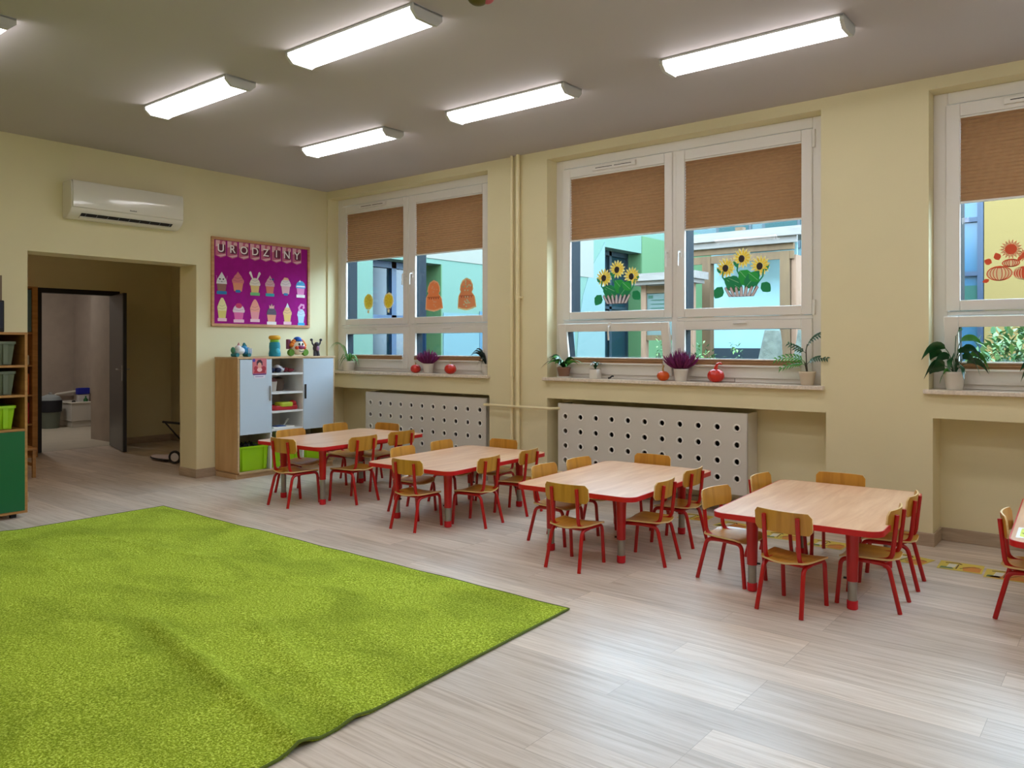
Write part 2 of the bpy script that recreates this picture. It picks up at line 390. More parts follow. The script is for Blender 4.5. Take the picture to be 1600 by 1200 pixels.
def window(n, X, dX=0, tilts=(False, False), vents=True, blinds=()):
    A = X[0] + .169; YF = 6.24
    root = bpy.data.objects.new('window_%d' % n, None); COL.objects.link(root); root['kind'] = 'structure'
    m = MB(); rectframe(m, X[0], X[1], 1.09, zt, .09, .11, .045, .085, YF, 6.32)
    m.box(A+1.06, YF, 1.135, A+1.12, 6.32, 3.083); m.box(X[0]+.09, YF, 1.603, A+1.06, 6.32, 1.634); m.box(A+1.12, YF, 1.603, X[1]-.11, 6.32, 1.634)
    m.build('frame', M['pvc'], root, bevel=.004)
    if vents:
        m = MB(); m.box(A+.26, YF-.04, 3.015, A+.72, YF-.0152, 3.06); m.build('trickle_vent', M['pvc'], root, bevel=.006)
        m = MB(); m.box(A+.30, YF-.041, 3.036, A+.48, YF-.0395, 3.042); m.box(A+.50, YF-.041, 3.036, A+.68, YF-.0395, 3.042); m.build('vent_slot', M['dark'], root)
    ys = YF-.015
    for k, (x0, x1, g0, g1) in enumerate(((A-.09, A+1.073, A, A+.996), (A+1.107, A+2.267, A+1.19, A+2.183))):
        m = MB(); rectframe(m, x0, x1, 1.636, 3.077, g0-x0, x1-g1, 1.709-1.636, 3.077-2.989, ys, 6.255)
        f = m.build('sash', M['pvc'], root, bevel=.005)
        m = MB(); rectframe(m, g0-.02, g1+.02, 1.689, 3.009, .0215, .0215, .0215, .0215, 6.2555, 6.40); m.build('outer_profile', M['dgask'], f)
        MB().box(g0, 6.262, 1.709, g1, 6.268, 2.989).build('glass', M['glass'], f)
        handle(f, A+1.035 if k == 0 else A+1.15, 2.19, ys)
        # lower hopper sash, hinged at its bottom edge
        zb, ztp = 1.125, 1.602
        piv = Vector((0, 6.24, zb)); a = R(9) if tilts[k] else 0
        m = MB(); rectframe(m, x0, x1, 0, ztp-zb, g0-x0, x1-g1, 1.284-zb-.02, ztp-1.5275, -.015, .015)
        f2 = m.build('hopper_sash', M['pvc'], root, loc=piv, bevel=.005); f2.rotation_euler = (a, 0, 0)
        m = MB(); rectframe(m, g0-.02, g1+.02, 1.244-zb, 1.5475-zb, .0215, .0215, .0215, .0215, .0155, .10); m.build('outer_profile', M['dgask'], f2)
        MB().box(g0, .02, 1.264-zb, g1, .026, 1.5275-zb).build('glass', M['glass'], f2)
        h = MB(); xm = (x0+x1)/2
        if tilts[k]: h.box(xm-.013, -.03, .43, xm+.013, -.015, .49); h.tube([(xm, -.03, .455), (xm, -.06, .45), (xm+.004, -.075, .33)], .009, 8)
        else: h.box(xm-.06, -.022, .447, xm+.06, -.015, .462); h.tube([(xm-.055, -.03, .455), (xm+.055, -.03, .455)], .008, 8)
        h.build('handle', M['pvc'], f2, bevel=.002)
    # hinge covers
    m = MB(); m.box(A+2.269, YF-.02, 2.93, A+2.29, YF-.001, 3.07); m.box(A+2.269, YF-.02, 1.63, A+2.29, YF-.001, 1.75); m.build('hinge_cover', M['pvc'], root, bevel=.003)
    m = MB(); m.box(X[0], 6.322, 1.05, X[1], 6.45, 1.10); m.build('outer_sill', M['alu'], root)
    return A
names = ['left window', 'middle window', 'right window']
A1 = window(1, W1); A2 = window(2, W2, tilts=(True, False)); A3 = window(3, W3, tilts=(True, False))
for A, nm, zb2 in ((A1, 'left window', 2.412), (A2, 'middle window', 2.396), (A3, 'right window', 2.396)):
    for k, (g0, g1) in enumerate(((A, A+.996), (A+1.19, A+2.183))):
        if nm == 'right window' and k == 1: continue
        blind('brown pleated blind half lowered over the %s upper pane of the %s' % (('left', 'right')[k], nm), g0, g1, zb2, 2.976)
        tl = (k == 0 and nm != 'left window')
        t = blind('folded brown pleated blind along the bottom of the %s lower pane, %s' % (('left', 'right')[k], nm), g0, g1, 1.232, 1.272, y=6.208 if not tl else 6.200)
def sill(n, x0, x1):
    struct(MB().box(x0, YW-.045, zs, x1, 6.24, 1.09).build('trim_%d' % n, M['stone'], bevel=.004))
sill(1, XL, -5.143); sill(2, -4.46, -1.858); sill(3, -1.185, 1.42)

# ---------------------------------------------------------------- heating pipes and radiator covers
t = thing('heating_pipework', 'cream painted pair of heating pipes running up between left and middle windows', 'pipe', (-4.8, 6.05, 0))
m = MB().tube([(-.035, 0, 0), (-.035, 0, ZC)], .017, 12); m.build('riser_pipe', M['pipe'], t)
m = MB().tube([(.04, 0, 0), (.04, 0, ZC)], .021, 12); m.build('riser_pipe', M['pipe'], t)
m = MB().tube([(-.40, .06, .797), (-.38, -.012, .797), (.0, -.03, .797), (.45, -.012, .797), (.5, .1, .797)], .013, 10); m.build('branch_pipe', M['pipe'], t)
m = MB(); m.tube([(-.40, .03, .2), (.55, .03, .2)], .012, 10); m.build('branch_pipe', M['pipe'], t)
for x, r, z in ((-.035, .021, 1.78), (.04, .025, 1.86), (-.035, .021, 1.11), (.04, .025, .8)):
    m = MB(); m.tube([(x, 0, z-.02), (x, 0, z+.02)], r, 12)
    if z == 1.86: m.tube([(.05, 0, 1.86), (.10, 0, 1.86)], .009, 8)
    m.build('coupling', M['pipe'], t)
def radcover(label, x0, x1, ztop, ncol, yf):
    zb = .185; wd = x1-x0; H = ztop-zb
    t = thing('radiator_cover', label, 'radiator cover', (x0, yf, 0), 0, 'perforated radiator covers in the niches')
    cols = [wd*(.5 + i)/ncol if False else .085 + i*(wd-.17)/(ncol-1) for i in range(ncol)]
    rows = [ztop-.122-i*.137 for i in range(4)]
    # front panel with real round holes: ring-quads around each hole
    m = MB(); r = .0235; NS = 16
    xs = [0] + [(cols[i]+cols[i+1])/2 for i in range(ncol-1)] + [wd]
    zz = [ztop] + [(rows[i]+rows[i+1])/2 for i in range(3)] + [zb]
    for i in range(ncol):
        for j in range(4):
            cx, cz = cols[i], rows[j]; X0, X1, Z1, Z0 = xs[i], xs[i+1], zz[j], zz[j+1]
            inn, out = [], []
            for k in range(NS):
                a = 2*pi*k/NS + pi/NS; ca, sa = cos(a), sin(a)
                inn.append((cx + r*ca, cz + r*sa))
                sx = ((X1-cx) if ca > 0 else (cx-X0))/abs(ca) if abs(ca) > 1e-6 else 9
                sz = ((Z1-cz) if sa > 0 else (cz-Z0))/abs(sa) if abs(sa) > 1e-6 else 9
                q = min(sx, sz); out.append((cx + q*ca, cz + q*sa))
            for k in range(NS):
                k2 = (k+1) % NS; a, b, c, d = inn[k], inn[k2], out[k2], out[k]
                for y in (0, .018):
                    m._face([m.bm.verts.new((p[0], y, p[1])) for p in (a, b, c, d)])
                    # corner fill
                    cor = None
                    if abs(c[0]-d[0]) > 1e-5 and abs(c[1]-d[1]) > 1e-5:
                        cor = (X1 if c[0] > cx else X0, Z1 if c[1] > cz else Z0)
                        m._face([m.bm.verts.new((p[0], y, p[1])) for p in (d, c, cor)])
                m._face([m.bm.verts.new(p) for p in ((a[0], 0, a[1]), (b[0], 0, b[1]), (b[0], .018, b[1]), (a[0], .018, a[1]))])
    bmesh.ops.remove_doubles(m.bm, verts=m.bm.verts, dist=1e-5)
    m.build('front_panel', M['rad'], t, sharp=20)
    dp = 6.345 - yf - .012
    MB().box(wd-.018, .019, zb, wd, dp, ztop).build('side_panel', M['rad'], t)
    MB().box(0, .019, zb, .018, dp, ztop).build('side_panel', M['rad'], t)
    m = MB(); m.box(.04, .03, 0, .08, .07, zb); m.box(wd-.08, .03, 0, wd-.04, .07, zb); m.build('foot', M['rad'], t)
    ring = None
    for i in range(ncol):
        for j in range(4):
            if ring is None:
                mm = MB(); mm.lathe([(.0225, .008), (.0225, -.003), (.027, -.0045), (.033, -.003), (.034, .0), (.0225, .0001)], seg=24, axis='Y', caps=False)
                ring = mm.build('hole_ring', M['ring'], t, loc=(cols[i], 0, rows[j]))
            else:
                o = ring.copy(); COL.objects.link(o); o.parent = t; o.location = (cols[i], 0, rows[j])
    return t
radcover('white perforated radiator cover under the left window', -7.065, -5.222, .853, 11, 6.115)
radcover('white perforated radiator cover under the middle window', -4.325, -2.473, .847, 11, 6.115)
for x0, nm in ((-6.95, 'left'), (-4.2, 'middle')):   # the radiators themselves, glimpsed through the holes; colour darkened to imitate shade inside
    t = thing('radiator', 'ribbed radiator coloured shade-dark, hidden behind the cover under the %s window' % nm, 'radiator', (x0, 6.27, .2), 0)
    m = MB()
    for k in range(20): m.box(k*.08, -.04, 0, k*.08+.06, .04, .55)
    m.build('ribs', C('radiator_shade_grey', 58, 54, 54), t, bevel=.01)
    m = MB(); m.tube([(-.01, 0, .05), (1.6, 0, .05)], .018, 8); m.tube([(-.01, 0, .5), (1.6, 0, .5)], .018, 8); m.build('header_pipe', C('radiator_shade_grey', 58, 54, 54), t)

# ---------------------------------------------------------------- ceiling lamps
def make_lamp():
    t = thing('ceiling_light', '', 'lamp', (0, 0, ZC), 0, 'long white box lamps on the ceiling'); Lh, W, H = .572, .115, .07
    MB().box(-Lh, -W, -.016, Lh, W, -.0005).build('base_plate', M['lampbody'], t, bevel=.003)
    prof = [(-W+.004, -.017), (-W+.006, -.035), (-W+.045, -H+.004), (-W+.055, -H), (W-.055, -H), (W-.045, -H+.004), (W-.006, -.035), (W-.004, -.017)]
    fr = ((-Lh+.02, 0, 0), (0, 1, 0), (0, 0, 1), (1, 0, 0))
    MB().prism(prof, fr, 0, 2*Lh-.045).build('diffuser', M['diff'], t)
    pc = [(-W, 0), (-W, -.036), (-W+.042, -H-.004), (W-.042, -H-.004), (W, -.036), (W, 0)]
    pc = [(a, min(b, -.001)) for a, b in pc]
    MB().prism(pc, ((-Lh-.004, 0, 0), (0, 1, 0), (0, 0, 1), (1, 0, 0)), 0, .024).build('end_cap', M['lampbody'], t)
    MB().prism(pc, ((Lh-.024, 0, 0), (0, 1, 0), (0, 0, 1), (1, 0, 0)), 0, .024).build('end_cap', M['lampbody'], t)
    return t
lampdefs = [(-5.46, 3.106, 'lit box lamp nearest the air conditioner, front row'), (-3.65, 3.112, 'lit box lamp at the top middle of the photo, nearest the camera'),
    (-5.585, 4.655, 'lit box lamp deepest in the room, above the leftmost table'), (-3.745, 4.67, 'lit box lamp above the second and third tables, before the pipes'),
    (-1.872, 4.71, 'lit box lamp before the middle window top, rightmost in view'), (-5.57, 1.63, 'box lamp cut off at the left edge, only its end cap showing'),
    (-3.5, 1.55, 'box lamp overhead outside the view, behind the left row'), (-1.75, 3.06, 'box lamp overhead outside the view, above the camera'), (.0, 4.62, 'box lamp outside the view on the right'),
    (-1.7, 1.55, 'box lamp outside the view above the photographer'), (.1, 3.06, 'box lamp outside the view, right of the camera'), (1.9, 4.62, 'box lamp outside the view, far right by the windows'),
    (.1, 1.55, 'box lamp outside the view, directly overhead'), (-5.3, -.6, 'box lamp outside the view at the back left'), (-2.5, -.6, 'box lamp outside the view at the back'), (1.0, -.6, 'box lamp outside the view at the back right')]
L0 = make_lamp(); L0.location = (*lampdefs[0][:2], ZC); L0['label'] = lampdefs[0][2]
for x, y, lb in lampdefs[1:]: dup(L0, (x, y, ZC), 0, lb)
# washroom lamp (its glow is what lights the plaster behind the door)
t = thing('ceiling_light', 'round washroom lamp above the bath, hidden by the door head', 'lamp', (-13.3, 4.6, 2.7), 0)
MB().lathe([(.0, -.06), (.12, -.055), (.15, -.02), (.15, -.001)], seg=24).build('diffuser', mat('washroom_diffuser', (1, 1, 1), .5, emit=(1, .95, .88), es=85), t)

t = thing('ceiling_light', 'small round warm fill lamp, added unseen above the lintel to brighten the anteroom', 'lamp', (-9.2, 2.9, AZ), 0)
MB().lathe([(.0, -.06), (.10, -.055), (.13, -.02), (.13, -.001)], seg=24).build('diffuser', mat('anteroom_fill_glow', (1, 1, 1), .5, emit=(1, .66, .34), es=26), t)  # added lamp, out of view, to warm and brighten the anteroom

# hanging ornament
t = thing('ceiling_ornament', 'small round olive and red ornament stuck to the ceiling at the top edge', 'decoration', (-2.70, 3.10, 3.168))
m = MB(); m.ball((0, 0, .042), (.058, .058, .042)); m.build('ball', C('olive', 92, 82, 20), t)
m = MB(); m.ball((.035, .03, .046), (.04, .04, .038)); m.build('side_ball', C('rose_red', 190, 90, 100), t)

# ---------------------------------------------------------------- tables
TW, TL = .445, .665
def make_table(H, ext):
    t = thing('childrens_table', '', 'table', (0, 0, 0), 0, 'red-edged children tables along the windows')
    out = rrect(-TW, -TL, TW, TL, .08, 7); inn = rrect(-TW+.006, -TL+.006, TW-.006, TL-.006, .075, 7)
    fr = ((0, 0, 0), (1, 0, 0), (0, 1, 0), (0, 0, 1))
    MB().prism(inn, fr, H-.026, H).build('tabletop', M['tabletop'], t, bevel=.002)
    m = MB(); k = len(out)
    for a, b, z0, z1 in ((out, inn, H-.031, H-.001),):
        A0 = [m.bm.verts.new((p[0], p[1], z0)) for p in out]; A1_ = [m.bm.verts.new((p[0], p[1], z1)) for p in out]
        B0 = [m.bm.verts.new((p[0], p[1], z0)) for p in inn]; B1 = [m.bm.verts.new((p[0], p[1], z1)) for p in inn]
        for i in range(k):
            j = (i+1) % k
            m._face([A0[i], A0[j], A1_[j], A1_[i]]); m._face([A1_[i], A1_[j], B1[j], B1[i]]); m._face([B0[i], B0[j], A0[j], A0[i]]); m._face([B0[i], B1[i], B1[j], B0[j]])
    m.build('edge_band', M['edge'], t, sharp=60)
    m = MB(); rx, ry = .268, .476
    m.box(-rx, -ry-.012, H-.07, rx, -ry+.012, H-.027); m.box(-rx, ry-.012, H-.07, rx, ry+.012, H-.027)
    m.box(-rx-.012, -ry, H-.07, -rx+.012, ry, H-.027); m.box(rx-.012, -ry, H-.07, rx+.012, ry, H-.027)
    m.build('apron', M['red'], t)
    for sx in (-1, 1):
        for sy in (-1, 1):
            lg = MB().lathe([(.045, H-.028), (.036, H-.06), (.032, H-.10), (.0285, .15+ext), (.0, .15+ext)], seg=20).build('leg', M['red'], t, loc=(sx*rx, sy*ry, 0))
            MB().tube([(0, 0, .045), (0, 0, .16+ext)], .0235, 18).build('steel_extension', M['steel'], lg)
            MB().lathe([(.0, .0), (.024, .001), (.028, .006), (.028, .046), (.024, .048)], seg=18).build('foot_cap', M['redplastic'], lg)
            m = MB(); m.tube([(-sx*.028, 0, .16+ext), (-sx*.045, 0, .16+ext)], .006, 8); m.build('clamp_screw', M['black'], lg)
    return t
T_small = make_table(.462, 0); T_big = make_table(.53, .07)
tabs = [(T_small, (-4.455, 4.885), 'second', 'red-edged wooden children table, second from the cabinet'),
        (T_small, (-2.905, 4.856), 'third', 'red-edged wooden children table before the middle window, third from the cabinet'),
        (T_small, (-1.490, 4.850), 'fourth', 'red-edged wooden children table, rightmost one wholly in view'),
        (T_small, (-.092, 5.12), 'fifth', 'red-edged children table cut off by the right edge, paper on its corner')]
T_big.location = (-5.895, 4.826, 0); T_big.rotation_euler = (0, 0, R(2.5)); T_big['label'] = 'red-edged wooden children table nearest the cabinet, slightly taller than the others'
T_small.location = (*tabs[0][1], 0); T_small.rotation_euler = (0, 0, R(3)); T_small['label'] = tabs[0][3]
for _, p, _, lb in tabs[1:]: dup(T_small, (*p, 0), R(3), lb)
# ---------------------------------------------------------------- chairs
def make_chair(q, grp):
    """q scales the chair; front of the seat is +Y, origin between the feet on the floor"""
    t = thing('childrens_chair', '', 'chair', (0, 0, 0), 0, grp)
    S = lambda *p: tuple(a*q for a in p)
    r = .0118*q**.5
    for sx in (-1, 1):
        # rear leg: foot, slanting up, rounded elbow, half of the rail
        p = fillet([S(sx*.122, -.157, .0), S(sx*.108, -.098, .243), S(sx*.108, .0, .250)], .035*q)
        MB().tube(p, r, 10).build('leg', M['red'], t)
        p = fillet([S(sx*.120, .157, .0), S(sx*.118, .135, .248), S(sx*.108, .0, .250)], .035*q)
        MB().tube(p, r, 10).build('leg', M['red'], t)
        p = fillet([S(sx*.092, -.138, .508), S(sx*.092, -.112, .268), S(sx*.092, -.03, .257), S(sx*.092, .09, .257)], .045*q)
        MB().tube(p, r, 10).build('back_post', M['red'], t)
    m = MB(); m.tube([S(-.106, .10, .249), S(.106, .10, .249)], r*.8, 8); m.tube([S(-.106, -.07, .249), S(.106, -.07, .249)], r*.8, 8)
    m.build('stretcher', M['red'], t)
    # moulded plywood seat: dished, rounded front drop
    m = MB(); nx, ny = 14, 14; top, bot = [], []
    for j in range(ny+1):
        v = j/ny; rt, rb = [], []
        for i in range(nx+1):
            u = i/nx*2-1; y = -.135 + .285*v
            hw = .150 - .030*max(0, (v-.0))*0 - .028*(1-v)**2
            # round the corners
            cr = .05; dy = min(v, 1-v)*.285
            if dy < cr: hw -= cr - math.sqrt(max(0, cr*cr - (cr-dy)**2))
            x = u*hw; z = .274 - .010*(1-u*u)*(1-(2*v-.9)**2*.5) - (.020*max(0, (v-.82)/.18)**2) + .004*u*u
            rt.append(m.bm.verts.new((x*q, y*q, z*q))); rb.append(m.bm.verts.new((x*q, y*q, (z-.009)*q)))
        top.append(rt); bot.append(rb)
    for j in range(ny):
        for i in range(nx):
            m._face([top[j][i], top[j][i+1], top[j+1][i+1], top[j+1][i]]); m._face([bot[j+1][i], bot[j+1][i+1], bot[j][i+1], bot[j][i]])
    m.mi = 1
    for j in range(ny): m._face([top[j][0], top[j+1][0], bot[j+1][0], bot[j][0]]); m._face([top[j+1][nx], top[j][nx], bot[j][nx], bot[j+1][nx]])
    for i in range(nx): m._face([top[0][i+1], top[0][i], bot[0][i], bot[0][i+1]]); m._face([top[ny][i], top[ny][i+1], bot[ny][i+1], bot[ny][i]])
    m.build('seat', [M['ply'], M['plyedge']], t, sharp=50)
    # curved plywood backrest, rounded corners, in front of the posts
    out = rrect(-.157, .418, .157, .533, .022, 5)
    m = MB(); n = 18; cols = []
    for i in range(n+1):
        x = -.157 + .314*i/n; ax = .157-abs(x); e = 0
        if ax < .022: e = .022 - math.sqrt(max(0, .022**2-(.022-ax)**2))
        z0, z1 = .418+e, .533-e; y0 = -.117 - .030*(1-(x/.157)**2) + .018
        cols.append([m.bm.verts.new((x*q, (y0 + dy - (z-.418)*.10)*q, z*q)) for dy, z in ((0, z0), (0, z1), (.009, z1), (.009, z0))])
    for i in range(n):
        a, b = cols[i], cols[i+1]
        m.mi = 0; m._face([a[0], b[0], b[1], a[1]]); m._face([a[2], b[2], b[3], a[3]])
        m.mi = 1; m._face([a[1], b[1], b[2], a[2]]); m._face([a[3], b[3], b[0], a[0]])
    m.mi = 1; m._face(cols[0]); m._face(cols[-1][::-1])
    m.build('backrest', [M['ply'], M['plyedge']], t, sharp=50)
    return t
GS = 'small beech and red tube chairs around the tables'
C_s = make_chair(1.0, GS); C_b = make_chair(1.105, GS)
ORD = {1: 'leftmost table', 2: 'second table from left', 3: 'third table from left', 4: 'fourth table from left', 5: 'table cut off at right'}
POS = {'F': 'at the near end of the %s, back towards the carpet', 'B': 'at the far window end of the %s', 'LN': 'on the left side, near half, of the %s',
       'LF': 'on the left side, window half, of the %s', 'RN': 'on the right side, near half, of the %s', 'RF': 'on the right side, window half, of the %s'}
# centre x, y and heading (0 = facing the windows)
chairs = [
 (4, 'F', -1.458, 4.218, -6), (4, 'LN', -1.918, 4.505, -98), (4, 'LF', -1.885, 5.15, -92), (4, 'RN', -1.141, 4.57, 92), (4, 'RF', -1.155, 5.04, 94), (4, 'B', -1.58, 5.425, 183),
 (3, 'F', -2.818, 4.172, 3), (3, 'LN', -3.275, 4.605, -89), (3, 'LF', -3.262, 5.03, -92), (3, 'RN', -2.505, 4.575, 95), (3, 'RF', -2.565, 5.115, 92), (3, 'B', -3.015, 5.45, 181),
 (2, 'F', -4.355, 4.275, 4), (2, 'LN', -4.802, 4.665, -84), (2, 'LF', -4.84, 5.18, -85), (2, 'RN', -4.065, 4.66, 97), (2, 'RF', -4.08, 5.19, 98), (2, 'B', -4.56, 5.49, 183),
 (1, 'F', -5.835, 4.23, 2), (1, 'LN', -6.25, 4.585, -86), (1, 'LF', -6.375, 5.22, -84), (1, 'RN', -5.53, 4.65, 94), (1, 'RF', -5.572, 5.16, 92), (1, 'B', -6.09, 5.45, 182),
 (5, 'LN', -.436, 4.82, -87)]
used = set()
for tn, ps, x, y, a in chairs:
    src = C_b if tn == 1 else C_s
    lb = 'wooden chair ' + POS[ps] % ORD[tn]
    if id(src) not in used:
        used.add(id(src)); src.location = (x, y, 0); src.rotation_euler = (0, 0, R(a)); src['label'] = lb
    else: dup(src, (x, y, 0), R(a), lb)
# paper lying on the fifth table
t = thing('picture_sheet', 'yellow and green printed sheet lying on the corner of the rightmost table', 'picture', (-.302, 4.665, .462), R(3))
MB().box(-.185, -.13, .0005, .185, .13, .0015).build('paper', C('paper_white', 236, 236, 228), t)
m = MB(); fr = ((0, 0, 0), (1, 0, 0), (0, 1, 0), (0, 0, 1)); m.prism(rrect(-.17, -.11, .02, .115, .03), fr, .0016, .0019); m.build('leaf_print', C('print_yellow', 216, 224, 70), t)
m = MB(); m.ribbon([(-.16, -.02), (-.1, .02), (0, .0), (.08, .04)], .02, fr, .0020, .0023); m.build('stem_print', C('print_olive', 70, 80, 30), t)

# ---------------------------------------------------------------- floor pictures (harvest cards by the wall)
fy = C('card_yellow', 218, 196, 84); fo = C('card_orange', 214, 138, 58); fg = C('card_green', 104, 128, 84); fw = C('card_white', 226, 222, 206); fb = C('card_brown', 90, 62, 36)
cardsL = [(-2.83, 5.93, 4, 'yellow and orange harvest card on the floor beside the third table, leftmost'), (-2.47, 5.84, -6, 'orange harvest card on the floor under the third table\'s right chairs'),
 (-2.06, 5.74, 8, 'green and yellow harvest card under the left chairs of the fourth table'), (-1.72, 5.70, 0, 'pale yellow harvest card on the floor under the fourth table'),
 (-1.46, 5.72, 4, 'harvest card with green print on the floor behind the fourth table legs'), (-1.19, 5.64, -14, 'large orange and cream harvest card by the right chairs of the fourth table'),
 (-.89, 5.64, 3, 'yellow harvest card with small white label, left of the two clear ones'), (-.63, 5.60, 2, 'yellow harvest card with white label, beside the rightmost chair leg'),
 (-.36, 5.58, 0, 'harvest card on the floor at the right edge behind the rightmost chair')]
for i, (x, y, a, lb) in enumerate(cardsL):
    t = thing('floor_card', lb, 'picture', (x, y, 0), R(a), 'harvest picture cards on the floor'); k = i % 3
    MB().box(-.122, -.105, .0004, .122, .105, .0014).build('card', fy, t)
    m = MB(); m.prism([(.02, -.09), (.11, -.085), (.112, .02), (.07, .05), (.01, .0)] if k != 1 else [(-.1, -.09), (.1, -.09), (.1, .03), (-.02, .08)], fr, .0015, .0018); m.build('orange_print', fo, t)
    m = MB(); m.prism([(-.11, -.09), (-.03, -.08), (-.05, -.03), (-.105, -.04)], fr, .0015, .0018); m.build('green_print', fg, t)
    m = MB(); m.prism([(-.075, -.045), (-.03, -.04), (-.022, .05), (-.068, .045)], fr, .0019, .0022); m.build('white_label', fw, t)
    m = MB(); m.ribbon([(-.09, .06), (-.02, .085), (.0, .055)], .014, fr, .0019, .0022); m.ribbon([(0, -.05), (.05, .02), (.1, .03)], .008, fr, .0019, .0022); m.ribbon([(-.02, -.07), (-.015, .05)], .007, fr, .0023, .0025); m.build('brown_print', fb, t)

# ---------------------------------------------------------------- carpet
def carpet():
    bm = bmesh.new(); x0 = -6.59; ytop, ybot = 3.435, -.55; nx, ny = 190, 180
    x1 = lambda y: -2.36 + .052*(3.435-y)
    def ridge(x, y, a, b, wd, h, end=.35):
        ax, ay = a; bx, by = b; L = math.hypot(bx-ax, by-ay); ux, uy = (bx-ax)/L, (by-ay)/L
        tt = (x-ax)*ux + (y-ay)*uy; d = (x-ax)*-uy + (y-ay)*ux
        f = 1 if 0 <= tt <= L else math.exp(-((tt if tt < 0 else tt-L)/end)**2)
        return h*f*math.exp(-(d/wd)**2)
    V = []
    for j in range(ny+1):
        row = []
        for i in range(nx+1):
            u, v = i/nx, j/ny; y = ybot + (ytop-ybot)*v; x = x0 + (x1(y)-x0)*u
            z = .011
            edge = min(u*4.2, (1-u)*4.2, v*4, 1)
            z += ridge(x, y, (-3.75, 1.93), (-2.18, 1.66), .05, .027, .2) + ridge(x, y, (-3.3, 2.24), (-2.3, 1.93), .055, .015) + ridge(x, y, (-5.9, 2.6), (-4.9, 2.75), .05, .009) + ridge(x, y, (-4.5, 1.9), (-3.6, 1.72), .05, .006)
            z += ridge(x, y, (-6.5, 2.2), (-5.3, 2.1), .06, .010) + ridge(x, y, (-4.3, 2.55), (-3.5, 2.9), .06, .004)
            z += min(edge*4, 1)*(.0022*sin(x*5.1+1.3*sin(y*3.1)) * cos(y*4.3+x) + .0012*sin(x*13+y*9))
            row.append(bm.verts.new((x, y, max(z, .007))))
        V.append(row)
    for j in range(ny):
        for i in range(nx):
            f = bm.faces.new([V[j][i], V[j][i+1], V[j+1][i+1], V[j+1][i]]); f.smooth = True
    # closed sides down to the floor
    rim = [V[0][i] for i in range(nx+1)] + [V[j][nx] for j in range(1, ny+1)] + [V[ny][i] for i in range(nx-1, -1, -1)] + [V[j][0] for j in range(ny-1, 0, -1)]
    low = [bm.verts.new((v.co.x, v.co.y, .001 + max(0, v.co.z-.013))) for v in rim]
    k = len(rim)
    for i in range(k): bm.faces.new([rim[i], low[i], low[(i+1)%k], rim[(i+1)%k]])
    path = [tuple(v.co) for v in rim]
    me = bpy.data.meshes.new('pile'); bm.to_mesh(me); bm.free(); me.materials.append(carpetmat())
    t = thing('carpet', 'large lime green short-pile carpet with wrinkles, covering the left foreground floor', 'carpet', (-4.45, 1.45, 0))
    o = bpy.data.objects.new('pile', me); COL.objects.link(o); o.parent = t; o.location = (4.45, -1.45, 0)
    m = MB(); m.tube([(p[0]+4.45, p[1]-1.45, p[2]-.003) for p in path[::2]] + [(path[0][0]+4.45, path[0][1]-1.45, path[0][2]-.003)], .0055, 8, caps=False)
    m.build('binding', mat('carpet_binding', s(92, 110, 24), .8, bump=.5, bscale=250), t)
carpet()

# ---------------------------------------------------------------- air conditioner
t = thing('air_conditioner', 'white wall-mounted air conditioner above the open doorway', 'air conditioner', (XL, 3.08, 2.56))
fr = ((0, 0, 0), (1, 0, 0), (0, 0, 1), (0, 1, 0)); Wd = 1.07
body = [(.001, .0), (.085, .0), (.16, .045), (.188, .085), (.188, .315), (.165, .335), (.001, .335)]
MB().prism(body, fr, 0, Wd).build('body', M['acwhite'], t, bevel=.006, seg=3)
pan = [(.189, .088), (.200, .095), (.203, .2), (.196, .318), (.185, .335), (.160, .338), (.160, .334), (.189, .31)]
MB().prism(pan, fr, .012, Wd-.012).build('front_panel', M['acwhite'], t, bevel=.003)
d = Vector((.075, 0, .045)).normalized(); nrm = Vector((.045, 0, -.075)).normalized()
fr2 = ((.098, 0, .008), tuple(d), (0, 1, 0), tuple(nrm))
MB().prism([(.0, .10), (.075, .10), (.075, Wd-.10), (0, Wd-.10)], fr2, .0005, .002).build('outlet_slot', M['black'], t)
m = MB(); m.prism([(.004, .10), (.022, .10), (.022, Wd-.10), (.004, Wd-.10)], fr2, .004, .008); m.prism([(.028, .10), (.033, .10), (.033, Wd-.10), (.028, Wd-.10)], fr2, .004, .008)
m.build('louver', M['acwhite'], t)
m = MB()
for k in range(9): m.prism([(.036, .14+k*.1), (.072, .14+k*.1), (.072, .146+k*.1), (.036, .146+k*.1)], fr2, .003, .006)
m.build('vane', C('vane_grey', 110, 112, 116), t)
m = MB()
for k, h in enumerate((.012, .009, .009, .012, .009, .011)): m.box(.2025, .525+k*.011, .112, .2035, .5325+k*.011, .112+h)
m.build('logo', C('logo_grey', 100, 98, 96), t)

